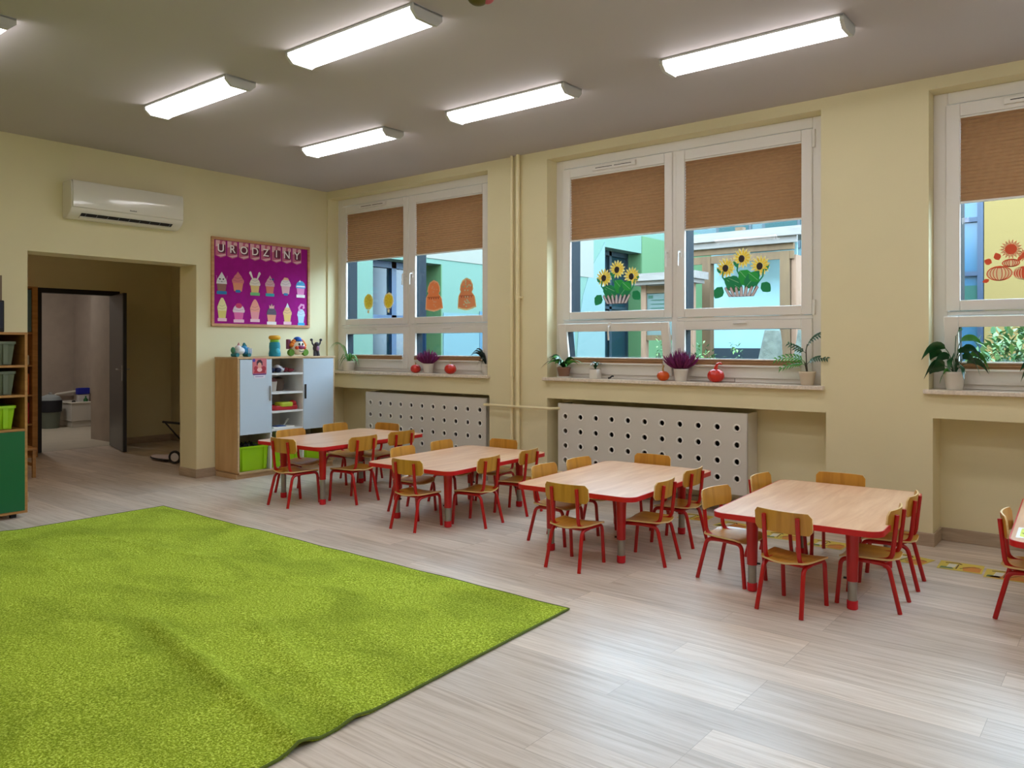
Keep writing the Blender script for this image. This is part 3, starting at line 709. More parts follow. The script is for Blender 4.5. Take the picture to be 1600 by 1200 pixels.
# ---------------------------------------------------------------- birthday notice board
t = thing('notice_board', 'purple felt birthday notice board in a light wooden frame above the cabinet', 'notice board', (XL, 4.555, 1.598))
BW, BH = 1.265, .957
MB().box(.001, .02, .02, .012, BW-.02, BH-.02).build('felt', M['magenta'], t)
m = MB(); f_ = .03
for b in ((0, 0, BW, f_), (0, BH-f_, BW, BH), (0, f_, f_, BH-f_), (BW-f_, f_, BW, BH-f_)): m.box(.0005, b[0], b[1], .026, b[2], b[3])
m.build('frame', M['cork'], t, bevel=.003)
def fl(y, z, x=XL+.0125): return ((x, y, z), (0, 1, 0), (0, 0, 1), (1, 0, 0))
pk1 = C('card_pink', 196, 96, 130); pk2 = C('card_rose', 226, 176, 186); pk3 = C('card_wine', 104, 26, 62); pkw = C('letter_white', 246, 240, 240)
for i, ch in enumerate('URODZINY'):
    y = 4.665 + i*.1395; z = 2.43
    t = thing('letter_card', 'pink pennant card with white letter %s, %s in the row on the board' % (ch, ('first', 'second', 'third', 'fourth', 'fifth', 'sixth', 'seventh', 'last')[i]), 'card', (XL+.0125, y, z), 0, 'letter pennants on the notice board')
    F_ = lambda a, b: ((0, a, b), (0, 1, 0), (0, 0, 1), (1, 0, 0))
    MB().prism([(-.062, .092), (.062, .092), (.062, -.072), (0, -.095), (-.062, -.072)], F_(0, 0), 0, .0015).build('card', pk1, t)
    m = MB(); m.prism([(-.06, .09), (-.01, .09), (-.015, .03), (-.06, .02)], F_(0, 0), .0016, .002); m.prism([(-.05, -.07), (.06, -.05), (.058, -.065), (0, -.085)], F_(0, 0), .0016, .002); m.prism(circ(.035, .065, .022), F_(0, 0), .0016, .002); m.build('pale_print', pk2, t)
    m = MB(); m.prism(rrect(-.03, -.045, .055, .05, .02), F_(0, 0), .0018, .0021); m.build('dark_print', pk3, t)
    cu = bpy.data.curves.new('letter', 'FONT'); cu.body = ch; cu.size = .118; cu.align_x = 'CENTER'; cu.align_y = 'CENTER'; cu.extrude = .0008; cu.offset = .0012
    tmp = bpy.data.objects.new('letter_curve', cu); COL.objects.link(tmp); bpy.context.view_layer.update()
    me = bpy.data.meshes.new_from_object(tmp.evaluated_get(bpy.context.evaluated_depsgraph_get())); bpy.data.objects.remove(tmp)
    me.name = 'letter_' + ch.lower(); me.materials.clear(); me.materials.append(pkw)
    lo = bpy.data.objects.new('letter', me); COL.objects.link(lo); lo.parent = t; lo.location = (.0034, 0, .004); lo.rotation_euler = (R(90), 0, R(90))
def cupcake(y, z, label, wrap, cream, lab, form, w=.125):
    t = thing('cupcake_cutout', label, 'cutout', (XL+.0125, y, z), 0, 'cupcake cutouts on the notice board')
    F_ = ((0, 0, 0), (0, 1, 0), (0, 0, 1), (1, 0, 0)); h = w/2
    MB().prism([(-h*.68, -.10), (h*.68, -.10), (h*.92, -.002), (-h*.92, -.002)], F_, 0, .0015).build('wrapper', C(*wrap), t)
    m = MB()
    if form == 'swirl': pts = [(-h, -.01), (-h*1.05, .02), (-h*.75, .045), (-h*.62, .065), (-h*.3, .085), (0, .115), (h*.3, .088), (h*.62, .065), (h*.75, .045), (h*1.05, .02), (h, -.01)]
    elif form == 'tall': pts = [(-h*.9, -.01), (-h, .03), (-h*.8, .06), (-h*.55, .095), (-.01, .13), (.01, .13), (h*.55, .095), (h*.8, .06), (h, .03), (h*.9, -.01)]
    elif form == 'cone': pts = [(-h, -.01), (-h*.9, .03), (-h*.4, .08), (0, .118), (h*.4, .08), (h*.9, .03), (h, -.01)]
    else: pts = [(-h, -.012), (-h*1.12, .015)] + [(h*1.02*cos(a), .012 + .062*sin(a)) for a in [pi - pi*k/10 for k in range(11)]] + [(h*1.12, .015), (h, -.012)]
    m.prism(pts, F_, .0004, .0022); m.build('frosting', C(*cream), t)
    m = MB()
    for k in range(2): m.ribbon([(-h*(.85-.25*k), .018+.03*k), (0, .008+.03*k), (h*(.85-.25*k), .026+.03*k)], .005, F_, .0023, .0026)
    m.build('frosting_line', C(cream[0]+'_dk', *[int(v*.82) for v in cream[1:]]), t)
    if lab: m = MB(); m.prism(rrect(-h*.95, -.122, h*.95, -.088, .006), F_, .0023, .003); m.build('name_strip', C(*lab), t)
    return t, F_, h
b_ = ('strip_blue', 20, 120, 180); g_ = ('strip_green', 110, 180, 110); w_ = ('strip_white', 240, 232, 232); pn = ('strip_pink', 240, 190, 205)
def extra(t, name, mt, *polys, z=.0028):
    m = MB()
    for p in polys: m.prism(p, ((0, 0, 0), (0, 1, 0), (0, 0, 1), (1, 0, 0)), z, z+.0006)
    m.build(name, mt, t)
t, _, h = cupcake(4.677, 2.065, 'cupcake cutout with a white ghost-like face and little arms, top left', ('wrap_brown', 146, 100, 90), ('cream_white', 226, 224, 230), b_, 'cone')
extra(t, 'face', C('ink', 30, 30, 34), circ(-.022, .04, .009, n=10), circ(.018, .04, .009, n=10), [(-.012, .018), (.01, .018), (0, .01)])
extra(t, 'arm', C('arm_pink', 190, 110, 160), [(-.068, .08), (-.06, .075), (-.052, .035), (-.058, .035)], [(.068, .08), (.06, .075), (.052, .035), (.058, .035)])
t, _, h = cupcake(4.872, 2.085, 'cupcake cutout with coral swirl frosting, second in the upper row', ('wrap_orange', 222, 140, 106), ('cream_coral', 214, 116, 124), None, 'swirl', .14)
extra(t, 'name_tag', C(*b_), rrect(-.03, -.115, .03, -.085, .01))
t, _, h = cupcake(5.084, 2.07, 'cupcake cutout with two white rabbit ears, third in the upper row', ('wrap_sand', 226, 190, 120), ('cream_ivory', 226, 218, 204), g_, 'dome')
for sx in (-1, 1): extra(t, 'ear', C('ear_white', 232, 220, 222), [(sx*.02, .06), (sx*.036, .062), (sx*.074, .125), (sx*.062, .146), (sx*.046, .138)], z=.001)
t, _, h = cupcake(5.277, 2.07, 'cupcake cutout with a rose swirl and tiny blue bow, fourth in the upper row', ('wrap_terracotta', 208, 108, 84), ('cream_rose', 204, 150, 160), ('strip_teal', 30, 150, 160), 'swirl', .118)
extra(t, 'bow', C('bow_navy', 40, 60, 130), [(.015, .07), (.05, .09), (.05, .055)], [(.015, .07), (-.005, .085), (-.0, .06)])
t, _, h = cupcake(5.488, 2.085, 'cupcake cutout with pale grey-pink puffy cream, fifth in the upper row', ('wrap_blush', 220, 166, 170), ('cream_blush', 218, 198, 196), None, 'dome', .13)
extra(t, 'topping', C('topping_peach', 226, 170, 130), [(-.04, .06), (-.02, .09), (.03, .085), (.045, .06)]); extra(t, 'name_tag', C(*b_), rrect(-.028, -.118, .028, -.09, .008))
t, _, h = cupcake(5.695, 2.075, 'cupcake cutout with blue and white frosting, top right', ('wrap_pink', 226, 130, 190), ('cream_blue', 60, 160, 220), w_, 'dome', .125)
extra(t, 'white_band', C('band_white', 232, 232, 240), [(-.06, .0), (.06, .0), (.055, .018), (-.055, .018)], [(-.03, .06), (-.01, .085), (.0, .06)])
t, _, h = cupcake(4.682, 1.775, 'cupcake cutout with tall cream-yellow ice swirl, bottom left', ('wrap_yellow', 220, 206, 110), ('cream_lemon', 230, 220, 160), pn, 'tall', .112)
t, _, h = cupcake(4.882, 1.765, 'cupcake cutout with pink ribbed wrapper and strawberry topping, second in the lower row', ('wrap_hot', 226, 96, 160), ('cream_snow', 232, 200, 210), pn, 'dome', .135)
extra(t, 'berry', C('berry', 206, 44, 96), circ(0, .062, .04, .028))
t, _, h = cupcake(5.084, 1.775, 'cupcake cutout all salmon pink with a tall smooth swirl, third in the lower row', ('wrap_salmon', 236, 150, 160), ('cream_salmon', 238, 156, 140), pn, 'tall', .125)
t, _, h = cupcake(5.299, 1.75, 'cupcake cutout with dark chocolate top and pink crown, fourth in the lower row', ('wrap_peach', 226, 150, 120), ('cream_choc', 86, 70, 92), w_, 'cone', .13)
extra(t, 'crown', C('crown_pink', 226, 160, 160), [(-.03, .06), (-.034, .1), (-.01, .085), (0, .115), (.01, .085), (.034, .1), (.03, .06)])
t, _, h = cupcake(5.511, 1.755, 'cupcake cutout with yellow swirl and white peak, fifth in the lower row', ('wrap_gold', 232, 196, 110), ('cream_gold', 236, 190, 130), pn, 'swirl', .112)
extra(t, 'peak', C('peak_white', 226, 232, 240), [(-.025, .075), (0, .128), (.025, .075)])
t, _, h = cupcake(5.701, 1.745, 'light blue cupcake cutout with a curled pink tail of cream, bottom right', ('wrap_sky', 170, 210, 236), ('cream_sky', 196, 216, 240), ('strip_cyan', 40, 160, 220), 'dome', .10)
m = MB(); m.ribbon([(-.02, .05), (-.03, .09), (0, .125), (.035, .12), (.04, .09), (.02, .085)], .026, ((0, 0, 0), (0, 1, 0), (0, 0, 1), (1, 0, 0)), .001, .003); m.build('curl', C('curl_pink', 226, 150, 200), t)

# ---------------------------------------------------------------- cabinet by the left wall
CX0, CX1, CY0, CY1, CZ = -7.728, -7.30, 4.60, 5.85, 1.27
t = thing('storage_cabinet', 'light maple storage cabinet with grey doors standing under the notice board', 'cabinet', (CX0, CY0, 0))
D, Wc = CX1-CX0, CY1-CY0
y1, y2 = .40, .815     # column divisions
MB().box(0, 0, .07, D-.018, .02, CZ-.02).build('side_panel', M['mapleside'], t)
MB().box(0, Wc-.02, .07, D-.018, Wc, CZ-.02).build('side_panel', M['maple'], t)
m = MB(); m.box(D-.018, 0, .07, D, .02, CZ-.02); m.box(D-.018, Wc-.02, .07, D, Wc, CZ-.02); m.build('front_edge', M['maple'], t)
MB().box(-.0, -.008, CZ-.02, D+.006, Wc+.008, CZ).build('top_board', M['maple'], t, bevel=.002)
MB().box(0, .02, .05, D-.004, Wc-.02, .07).build('bottom_board', M['maple'], t)
MB().box(.0, .004, 0, D-.03, Wc-.004, .05).build('plinth', M['maple'], t)
MB().box(0, .02, .07, .008, Wc-.02, CZ-.02).build('back_panel', M['whiteboard'], t)
for yy in (y1, y2): MB().box(.008, yy-.009, .07, D-.002, yy+.009, CZ-.02).build('divider', M['whiteboard'], t)
for z in (1.094, .887, .684, .490):
    MB().box(.008, y1+.009, z-.022, D-.002, y2-.009, z).build('shelf', M['whiteboard'], t)
for a, b in ((.02, y1-.009), (y2+.009, Wc-.02)): MB().box(.008, a, .455, D-.03, b, .473).build('shelf', M['maple'], t)
for a, b, hy, hm in ((.021, y1+.004, y1-.02, M['chrome']), (y2-.002, Wc-.022, y2+.02, M['dark'])):
    dd = MB().box(D-.012, a, .458, D+.006, b, CZ-.026).build('door', M['greydoor'], t, bevel=.002)
    m = MB(); m.box(D+.006, hy-.008, .80, D+.022, hy+.008, .96); m.build('handle', hm, dd, bevel=.003)
fq = lambda x, y, z: ((x, y, z), (0, 1, 0), (0, 0, 1), (1, 0, 0))
# flyer on the left door
t = thing('paper_flyer', 'pink and purple printed flyer stuck on the left grey cabinet door', 'flyer', (CX1+.0065, 4.852, 1.13))
F_ = fq(0, 0, 0)
MB().prism(rrect(-.085, -.045, .085, .125, .012), F_, 0, .001).build('sheet', C('flyer_pink', 206, 110, 120), t)
MB().prism(rrect(-.08, -.05, .08, -.035, .005), F_, .0011, .0016).build('purple_band', C('flyer_purple', 104, 50, 120), t)
MB().prism(rrect(-.068, -.085, .068, -.052, .01), F_, 0, .0012).build('white_strip', C('flyer_white', 226, 222, 236), t)
m = MB(); m.prism([(-.034, .05), (-.036, .085), (-.02, .108), (.012, .112), (.034, .09), (.036, .05), (.02, .06), (-.02, .06)], F_, .0012, .0017); m.build('dark_print', C('flyer_dark', 70, 34, 50), t)
m = MB(); m.prism([(-.02, .03), (-.022, .07), (0, .085), (.022, .07), (.02, .03), (0, .02)], F_, .0018, .0021); m.build('skin_print', C('flyer_skin', 226, 160, 140), t)
m = MB(); m.prism(circ(-.068, .105, .018, n=14), F_, .0012, .002); m.build('round_badge', C('flyer_violet', 86, 60, 160), t)
m = MB(); m.prism(circ(-.045, .02, .024, n=12), F_, .0012, .0016); m.prism(circ(.05, .015, .028, n=12), F_, .0012, .0016); m.prism([(-.07, -.03), (.07, -.03), (.06, -.0), (-.06, .0)], F_, .0012, .0016); m.build('red_print', C('flyer_red', 176, 44, 60), t)
m = MB(); m.prism(circ(0, .005, .03, .022, n=14), F_, .0017, .002); m.build('pale_print', C('flyer_pale', 240, 190, 190), t)
m = MB()
for k in range(7): m.box(.0013, -.05+k*.014, -.072, .0018, -.04+k*.014, -.064)
m.build('small_lettering', C('flyer_letter', 120, 116, 170), t)
# bins
def bin_(label, mt, x, y, z, w, d, h, group=None, along='Y'):
    """open-topped tapered bin: width w along Y, depth d along X; front at +X"""
    t = thing('storage_bin', label, 'storage bin', (x, y, z), 0, group)
    m = MB(); tp = .93
    def loop(wd, dp, zz): return [m.bm.verts.new(p) for p in ((-dp/2, -wd/2, zz), (dp/2, -wd/2, zz), (dp/2, wd/2, zz), (-dp/2, wd/2, zz))]
    a = loop(w*tp-.02, d*tp-.02, .001); b = loop(w-.02, d-.02, h-.004); c = loop(w-.028, d-.028, h-.004); e = loop(w*tp-.03, d*tp-.03, .008)
    for p, q in ((a, b), (b, c), (c, e)):
        for i in range(4): m._face([p[i], p[(i+1)%4], q[(i+1)%4], q[i]])
    m._face(a[::-1]); m._face(e)
    m.build('box', mt, t, bevel=.003)
    m = MB(); o_ = rrect(-d/2, -w/2, d/2, w/2, .02, 3); i_ = rrect(-d/2+.018, -w/2+.018, d/2-.018, w/2-.018, .012, 3); k = len(o_)
    A, B, Cc, Dd = [[m.bm.verts.new((p[0], p[1], zz)) for p in pts] for pts, zz in ((o_, h-.02), (o_, h), (i_, h), (i_, h-.02))]
    for P, Q in ((A, B), (B, Cc), (Cc, Dd), (Dd, A)):
        for i in range(k): m._face([P[i], P[(i+1)%k], Q[(i+1)%k], Q[i]])
    m.build('rim', mt, t)
    for yy in (-w*.36, w*.36):
        m = MB(); m.prism([(-.016, 0.01), (.016, 0.01), (.018, h-.02), (-.018, h-.02)], ((d/2-.018, yy, 0), (0, 1, 0), (0, 0, 1), (1, 0, 0)), 0, .012)
        m.build('corner_rib', mt, t)
    return t
b1 = bin_('lime plastic bin with dark toys in the lower left of the maple cabinet', M['lime'], -7.51, 4.812, .0705, .36, .38, .26, 'lime bins in the maple cabinet')
bin_('lime plastic bin low in the middle of the maple cabinet behind a chair', M['lime'], -7.51, 5.207, .0705, .37, .38, .26, 'lime bins in the maple cabinet')
bin_('lime plastic bin low at the right of the maple cabinet', M['lime'], -7.51, 5.62, .0705, .36, .38, .26, 'lime bins in the maple cabinet')
random.seed(3)
t = thing('toy_pile', 'small dark toy pieces heaped in the lower left lime bin', 'toys', (-7.51, 4.812, .08)); t['kind'] = 'stuff'
m = MB(); m.box(-.15, -.14, 0, .15, .14, .19)
for k in range(46):
    x, y = random.uniform(-.14, .14), random.uniform(-.13, .13); m.ball((x, y, .20+random.uniform(0, .07)*(1-abs(y)/.2)), (random.uniform(.012, .03), random.uniform(.012, .03), random.uniform(.01, .024)), 7, 5)
for k in range(8): x, y = random.uniform(-.1, .1), random.uniform(-.1, .1); m.tube([(x, y, .2), (x+random.uniform(-.05, .05), y+random.uniform(-.05, .05), .275)], .007, 6)
m.build('pieces', C('toy_dark', 40, 42, 44), t)
# things on the open shelves
t = thing('toy_heap', 'dark blue, white and maroon toys lying on the top open shelf', 'toys', (-7.45, 5.17, 1.0945)); t['kind'] = 'stuff'
for nm, cc, pts in (('navy_pieces', (30, 36, 70), [(.05, -.1, .03), (.02, -.14, .03), (.08, -.04, .03)]), ('white_pieces', (206, 206, 214), [(.06, -.03, .045), (.07, .0, .03)]), ('maroon_pieces', (120, 30, 44), [(.03, .08, .03), (.06, .13, .022), (.0, .03, .035)])):
    m = MB()
    for p in pts: m.ball(p, (.05, .038, p[2]), 10, 6); m.tube([(p[0], p[1]-.03, p[2]), (p[0]+.02, p[1]+.04, p[2]*1.4)], .008, 6)
    m.build(nm, C(nm, *cc), t)
t = thing('cloth_basket', 'small pale woven basket with maroon cloth on the second open shelf', 'basket', (-7.44, 5.09, .8875))
MB().lathe([(.0, .0), (.055, .0), (.068, .11), (.062, .11), (.05, .012), (0, .012)], seg=18).build('basket', C('basket_pale', 180, 168, 156), t)
m = MB(); m.ball((0, 0, .12), (.06, .06, .035), 12, 8); m.build('cloth', C('cloth_maroon', 110, 60, 66), t)
t = thing('cloth_basket', 'brown round toy basket behind the pale one on the second open shelf', 'basket', (-7.52, 5.23, .8875))
MB().lathe([(.0, .0), (.06, .0), (.075, .09), (.07, .13), (.04, .15), (0, .155)], seg=18).build('basket', C('basket_brown', 92, 72, 60), t)
t = thing('toy_tray', 'red toy tray with a yellow-green piece on the third open shelf', 'toy', (-7.45, 5.21, .6845))
m = MB(); m.prism(rrect(-.13, -.165, .13, .165, .05), ((0, 0, 0), (1, 0, 0), (0, 1, 0), (0, 0, 1)), 0, .05); m.build('tray', C('tray_red', 176, 26, 34), t, bevel=.012)
m = MB(); m.prism(rrect(-.0, -.08, .135, .09, .03), ((0, 0, 0), (1, 0, 0), (0, 1, 0), (0, 0, 1)), .035, .085); m.build('insert', C('tray_lime', 176, 186, 40), t, bevel=.01)
m = MB(); m.ball((.05, .13, .065), (.05, .045, .035)); m.build('knob', C('tray_red', 176, 26, 34), t)
t = thing('paper_stack', 'white papers with a blue sheet lying on the lowest open shelf', 'papers', (-7.44, 5.19, .4905))
MB().box(-.11, -.14, 0, .11, .13, .016).build('white_sheets', C('paper_white', 236, 236, 228), t)
MB().box(.0, -.09, .0165, .11, .02, .024).build('blue_sheet', C('paper_blue', 60, 90, 150), t)
m = MB(); m.leaf([(.02, .06, .02), (.04, .08, .06), (.03, .11, .09)], [.06, .05, .03]); m.build('curled_sheet', C('paper_white', 236, 236, 228), t)
# toys on top
ZT = CZ + .0005
t = thing('animal_toy', 'small white and light blue wheeled animal toy on the cabinet top, leftmost', 'toy', (-7.47, 4.745, ZT))
bw, bb_, bt_ = C('toy_white', 226, 228, 232), C('toy_blue', 60, 150, 206), C('toy_teal', 30, 120, 130)
m = MB(); m.ball((0, -.02, .065), (.05, .06, .042)); m.ball((.015, -.045, .09), (.035, .035, .035)); m.build('body', bw, t)
m = MB(); m.ball((0, .07, .06), (.045, .05, .042)); m.ball((.0, .035, .1), (.03, .03, .022)); m.build('rear_body', bb_, t)
m = MB(); m.prism([(-.06, .11), (-.04, .15), (-.03, .115)], fq(.02, 0, 0), -.008, .008); m.build('ear', C('toy_rose', 196, 130, 140), t)
m = MB(); m.prism([(.02, .115), (.035, .15), (.065, .11)], fq(0, 0, 0), -.015, .015); m.build('fin', bt_, t)
m = MB(); m.ball((.0, -.095, .07), (.03, .02, .035)); m.build('green_face', C('toy_green', 70, 140, 110), t)
for yy in (-.07, .07): MB().tube([(-.05, yy, .021), (.05, yy, .021)], .021, 14).build('wheel', bt_, t)
m = MB()
for k in range(3): m.box(.035, .06+k*.018, .03, .05, .066+k*.018, .09)
m.build('stripe', bw, t)
t = thing('bottle_toy', 'teal toy bottle with yellow top on the cabinet top', 'toy', (-7.47, 5.16, ZT))
MB().lathe([(0, 0), (.062, .002), (.065, .03), (.058, .07), (.06, .11), (.056, .15), (.045, .16)], seg=24).build('body', C('toy_deepteal', 10, 134, 156), t)
MB().lathe([(.046, .158), (.05, .165), (.045, .185), (.04, .19)], seg=24).build('collar', C('toy_lime', 130, 190, 40), t)
MB().lathe([(.045, .185), (.06, .19), (.066, .21), (.058, .225), (.04, .232), (0, .233)], seg=24).build('cap', C('toy_yellow', 226, 170, 36), t)
m = MB(); m.ball((.055, .0, .06), (.015, .03, .03)); m.build('belly', C('toy_cyan', 60, 170, 190), t)
t = thing('clown_toy', 'round white smiling toy with blue cap, orange hair and green wheels on the cabinet top', 'toy', (-7.47, 5.46, ZT))
MB().ball((0, 0, .10), (.075, .085, .085), 20, 14).build('head', C('toy_cream', 236, 226, 206), t)
m = MB(); m.ball((0, 0, .185), (.05, .045, .035)); m.prism(circ(0, 0, .05, .03), ((.03, 0, .17), (0, 1, 0), (1, 0, 0), (0, 0, 1)), 0, .008); m.build('cap', C('toy_royal', 16, 90, 180), t)
m = MB()
for sx in (-1, 1):
    for zz, yy in ((.15, .07), (.125, .085), (.165, .055)): m.ball((0.01, sx*yy, zz), (.03, .026, .026), 10, 7)
m.build('hair', C('toy_orange', 232, 130, 40), t)
m = MB(); m.ball((.07, 0, .10), (.02, .045, .022)); m.build('muzzle', C('toy_purple', 130, 30, 90), t)
m = MB(); m.ball((.06, -.05, .095), (.02, .024, .02)); m.ball((.06, .05, .095), (.02, .024, .02)); m.build('cheek', C('toy_redor', 220, 80, 40), t)
m = MB(); m.ball((.068, -.022, .135), (.01, .011, .016)); m.ball((.068, .022, .135), (.01, .011, .016)); m.build('eye', C('ink', 30, 30, 34), t)
m = MB(); m.tube([(.076, -.03, .06), (.083, 0, .048), (.076, .03, .06)], .004, 6); m.build('smile', C('ink', 30, 30, 34), t)
for sx in (-1, 1): MB().lathe([(0, -.02), (.036, -.02), (.042, 0), (.036, .02), (0, .02)], c=(.01, sx*.095, .042), seg=20, axis='X').build('wheel', C('toy_leafgreen', 90, 140, 30), t)
m = MB(); m.box(-.05, -.12, .08, -.0, -.085, .19); m.build('side_book', C('toy_plum', 120, 40, 80), t, bevel=.006)
t = thing('horned_toy', 'small dark figure toy with raised horn-like arms on the cabinet top, rightmost', 'toy', (-7.47, 5.72, ZT))
dk = C('toy_charcoal', 52, 46, 60)
m = MB(); m.ball((0, 0, .09), (.035, .04, .05), 12, 9); m.ball((0.01, 0, .135), (.028, .03, .025), 12, 8); m.build('body', dk, t)
for sx in (-1, 1): m = MB(); m.tube([(0, sx*.03, .12), (0, sx*.055, .145), (0, sx*.06, .175)], [.012, .009, .007], 8); m.ball((0, sx*.066, .185), (.014, .018, .016), 9, 6); m.build('horn', dk, t)
for sx in (-1, 1): m = MB(); m.tube([(0, sx*.02, .06), (.01, sx*.024, .0)], [.016, .02], 9); m.build('leg', dk, t)
m = MB(); m.ball((.03, 0, .085), (.012, .022, .03), 10, 7); m.build('chest', C('toy_mauve', 150, 110, 140), t)

# ---------------------------------------------------------------- green shelf unit at the left edge
gx0, gx1, gy1 = -7.73, -7.06, 2.545; gw = 1.35; gy0 = gy1-gw; gh = 1.50
t = thing('shelf_unit', 'oak shelf unit with green door and pull-out boxes at the left edge', 'cabinet', (gx0, gy0, 0)); D = gx1-gx0
MB().box(0, 0, .04, D, .02, gh-.02).build('side_panel', M['oak'], t); MB().box(0, gw-.02, .04, D, gw, gh-.02).build('side_panel', M['oak'], t)
MB().box(0, 0, gh-.02, D, gw, gh).build('top_board', M['oak'], t, bevel=.002); MB().box(0, .02, .04, D-.002, gw-.02, .06).build('bottom_board', M['oak'], t)
MB().box(0, .02, .06, .008, gw-.02, gh-.02).build('back_panel', C('back_brown', 60, 36, 20), t)
MB().box(.008, gw/2-.01, .06, D-.003, gw/2+.01, gh-.02).build('divider', M['oak'], t)
for z in (.72, .995, 1.235):
    MB().box(.008, .02, z-.018, D-.003, gw/2-.01, z).build('shelf', M['oak'], t); MB().box(.008, gw/2+.01, z-.018, D-.003, gw-.02, z).build('shelf', M['oak'], t)
MB().box(D-.016, .004, .062, D+.004, gw/2-.003, .70).build('door', M['green'], t, bevel=.002)
MB().box(D-.016, gw/2+.003, .062, D+.004, gw-.02, .70).build('door', M['green'], t, bevel=.002)
for a, b in ((.06, .06), (.06, gw-.1), (D-.1, .06), (D-.1, gw-.1)): MB().box(a, b, 0, a+.04, b+.04, .04).build('foot', M['black'], t)
for z, nm, mt in ((.7205, 'lime pull-out bin in the green-door shelf unit, just above the door', M['lime']), (.9955, 'grey pull-out bin in the green-door shelf unit, middle row', M['greybin']), (1.2355, 'grey pull-out bin in the green-door shelf unit, top row', M['greybin'])):
    bin_(nm, mt, (gx0+gx1)/2+.02, gy0+gw*.75-.012, z, .56, .58, .19, 'pull-out bins of the green-door unit')
t = thing('speaker_box', 'black box with dark blue front on top of the shelf unit, left edge', 'speaker', (-7.25, 2.30, gh+.0005), 0)
MB().box(-.13, -.13, 0, .13, .10, .255).build('body', M['black'], t, bevel=.008)
MB().box(.131, -.115, .03, .137, .085, .24).build('front_grille', C('speaker_navy', 16, 20, 44), t, bevel=.003)
MB().box(.1375, -.06, .018, .139, .06, .024).build('silver_mark', M['chrome'], t)
t = thing('cardboard_picture', 'brown board leaning on the wall above the black box, left edge', 'board', (-7.735, 2.50, gh+.0005), 0)
MB().box(0, -.2, 0, .02, .08, .50).build('board', C('board_brown', 120, 100, 80), t)

# ---------------------------------------------------------------- open door of the washroom
d = bpy.data.objects.new('door_1', None); COL.objects.link(d); d['kind'] = 'structure'; d.location = (AX, DY1-.045, 0)
fm = mat('anthracite_frame', s(34, 32, 36), .45)
m = MB(); fy0, fy1 = DY0-AX*0-(DY1-.045), .045
m.box(-.125, fy0-.05, 0, .015, fy0+.012, DZ+.05); m.box(-.125, .033, 0, .015, .095, DZ+.05); m.box(-.125, fy0+.012, DZ-.012, .015, .033, DZ+.05)
m.build('door_frame', fm, d, bevel=.003)
ang = R(-14.0)   # leaf swung open into the anteroom
L_ = 0.90; leaf = MB().box(.02, -.04, .012, L_, 0, DZ-.02).build('door_leaf', mat('dark_grey_laminate', s(64, 62, 66), .35, coat=.2), d, bevel=.002); leaf.rotation_euler = (0, 0, ang)
m = MB(); m.box(.02, -.0405, .012, .03, .0005, DZ-.02); m.box(L_-.06, -.041, .0121, L_+.0005, .001, DZ-.0199); m.build('leaf_edge', fm, leaf)
for sy, yy in ((-1, -.041), (1, .001)):
    m = MB(); m.box(L_-.075, yy, .93, L_-.045, yy+sy*.006, 1.13); m.tube(fillet([(L_-.06, yy, 1.08), (L_-.06, yy+sy*.045, 1.08), (L_-.17, yy+sy*.05, 1.08)], .012), .009, 10)
    m.build('door_handle', M['chrome'], leaf)
# ---------------------------------------------------------------- anteroom furniture
t = thing('tall_shelf', 'tall narrow wooden shelf with toys in the anteroom, left of the black door frame', 'shelf', (AX+.002, 3.40, 0))
MB().box(0, .53, 0, .40, .59, 2.12).build('side_panel', M['oak'], t); MB().box(0, 0, 0, .40, .02, 2.12).build('side_panel', M['oak'], t)
for z in (.02, .42, .78, 1.15, 1.55, 2.12): MB().box(0, .02, z-.02, .39, .53, z).build('shelf', M['oak'], t)
MB().box(0, .02, 0, .008, .53, 2.10).build('back_panel', C('back_brown', 60, 36, 20), t)
MB().box(.37, .3, 1.56, .38, .525, 2.08).build('picture_panel', C('panel_bluegrey', 80, 110, 120), t)
for z, c_, lb in ((.4205, ('box_red', 170, 30, 30), 'red box low on the tall anteroom shelf'), (.7805, ('box_redorange', 190, 90, 30), 'orange box on the middle of the tall anteroom shelf'), (1.1505, ('box_cream', 200, 190, 170), 'small pale box on the upper tall anteroom shelf')):
    q = thing('toy_box', lb, 'box', (AX+.25, 3.76, z)); MB().box(-.09, -.12, 0, .11, .15, .26 if z < 1 else .12).build('box', C(*c_), q, bevel=.006)
t = thing('wooden_stool', 'small yellowish wooden stool in front of the tall anteroom shelf', 'stool', (-9.25, 3.20, 0))
MB().box(-.16, -.17, .29, .16, .17, .32).build('seat', M['oak'], t, bevel=.006)
for a in (-.14, .12):
    for b in (-.16, .13): MB().box(a, b, 0, a+.03, b+.03, .29).build('leg', M['oak'], t)
m = MB(); m.box(-.12, -.155, .12, .12, -.14, .15); m.box(-.12, .14, .12, .12, .155, .15); m.build('rail', M['oak'], t)
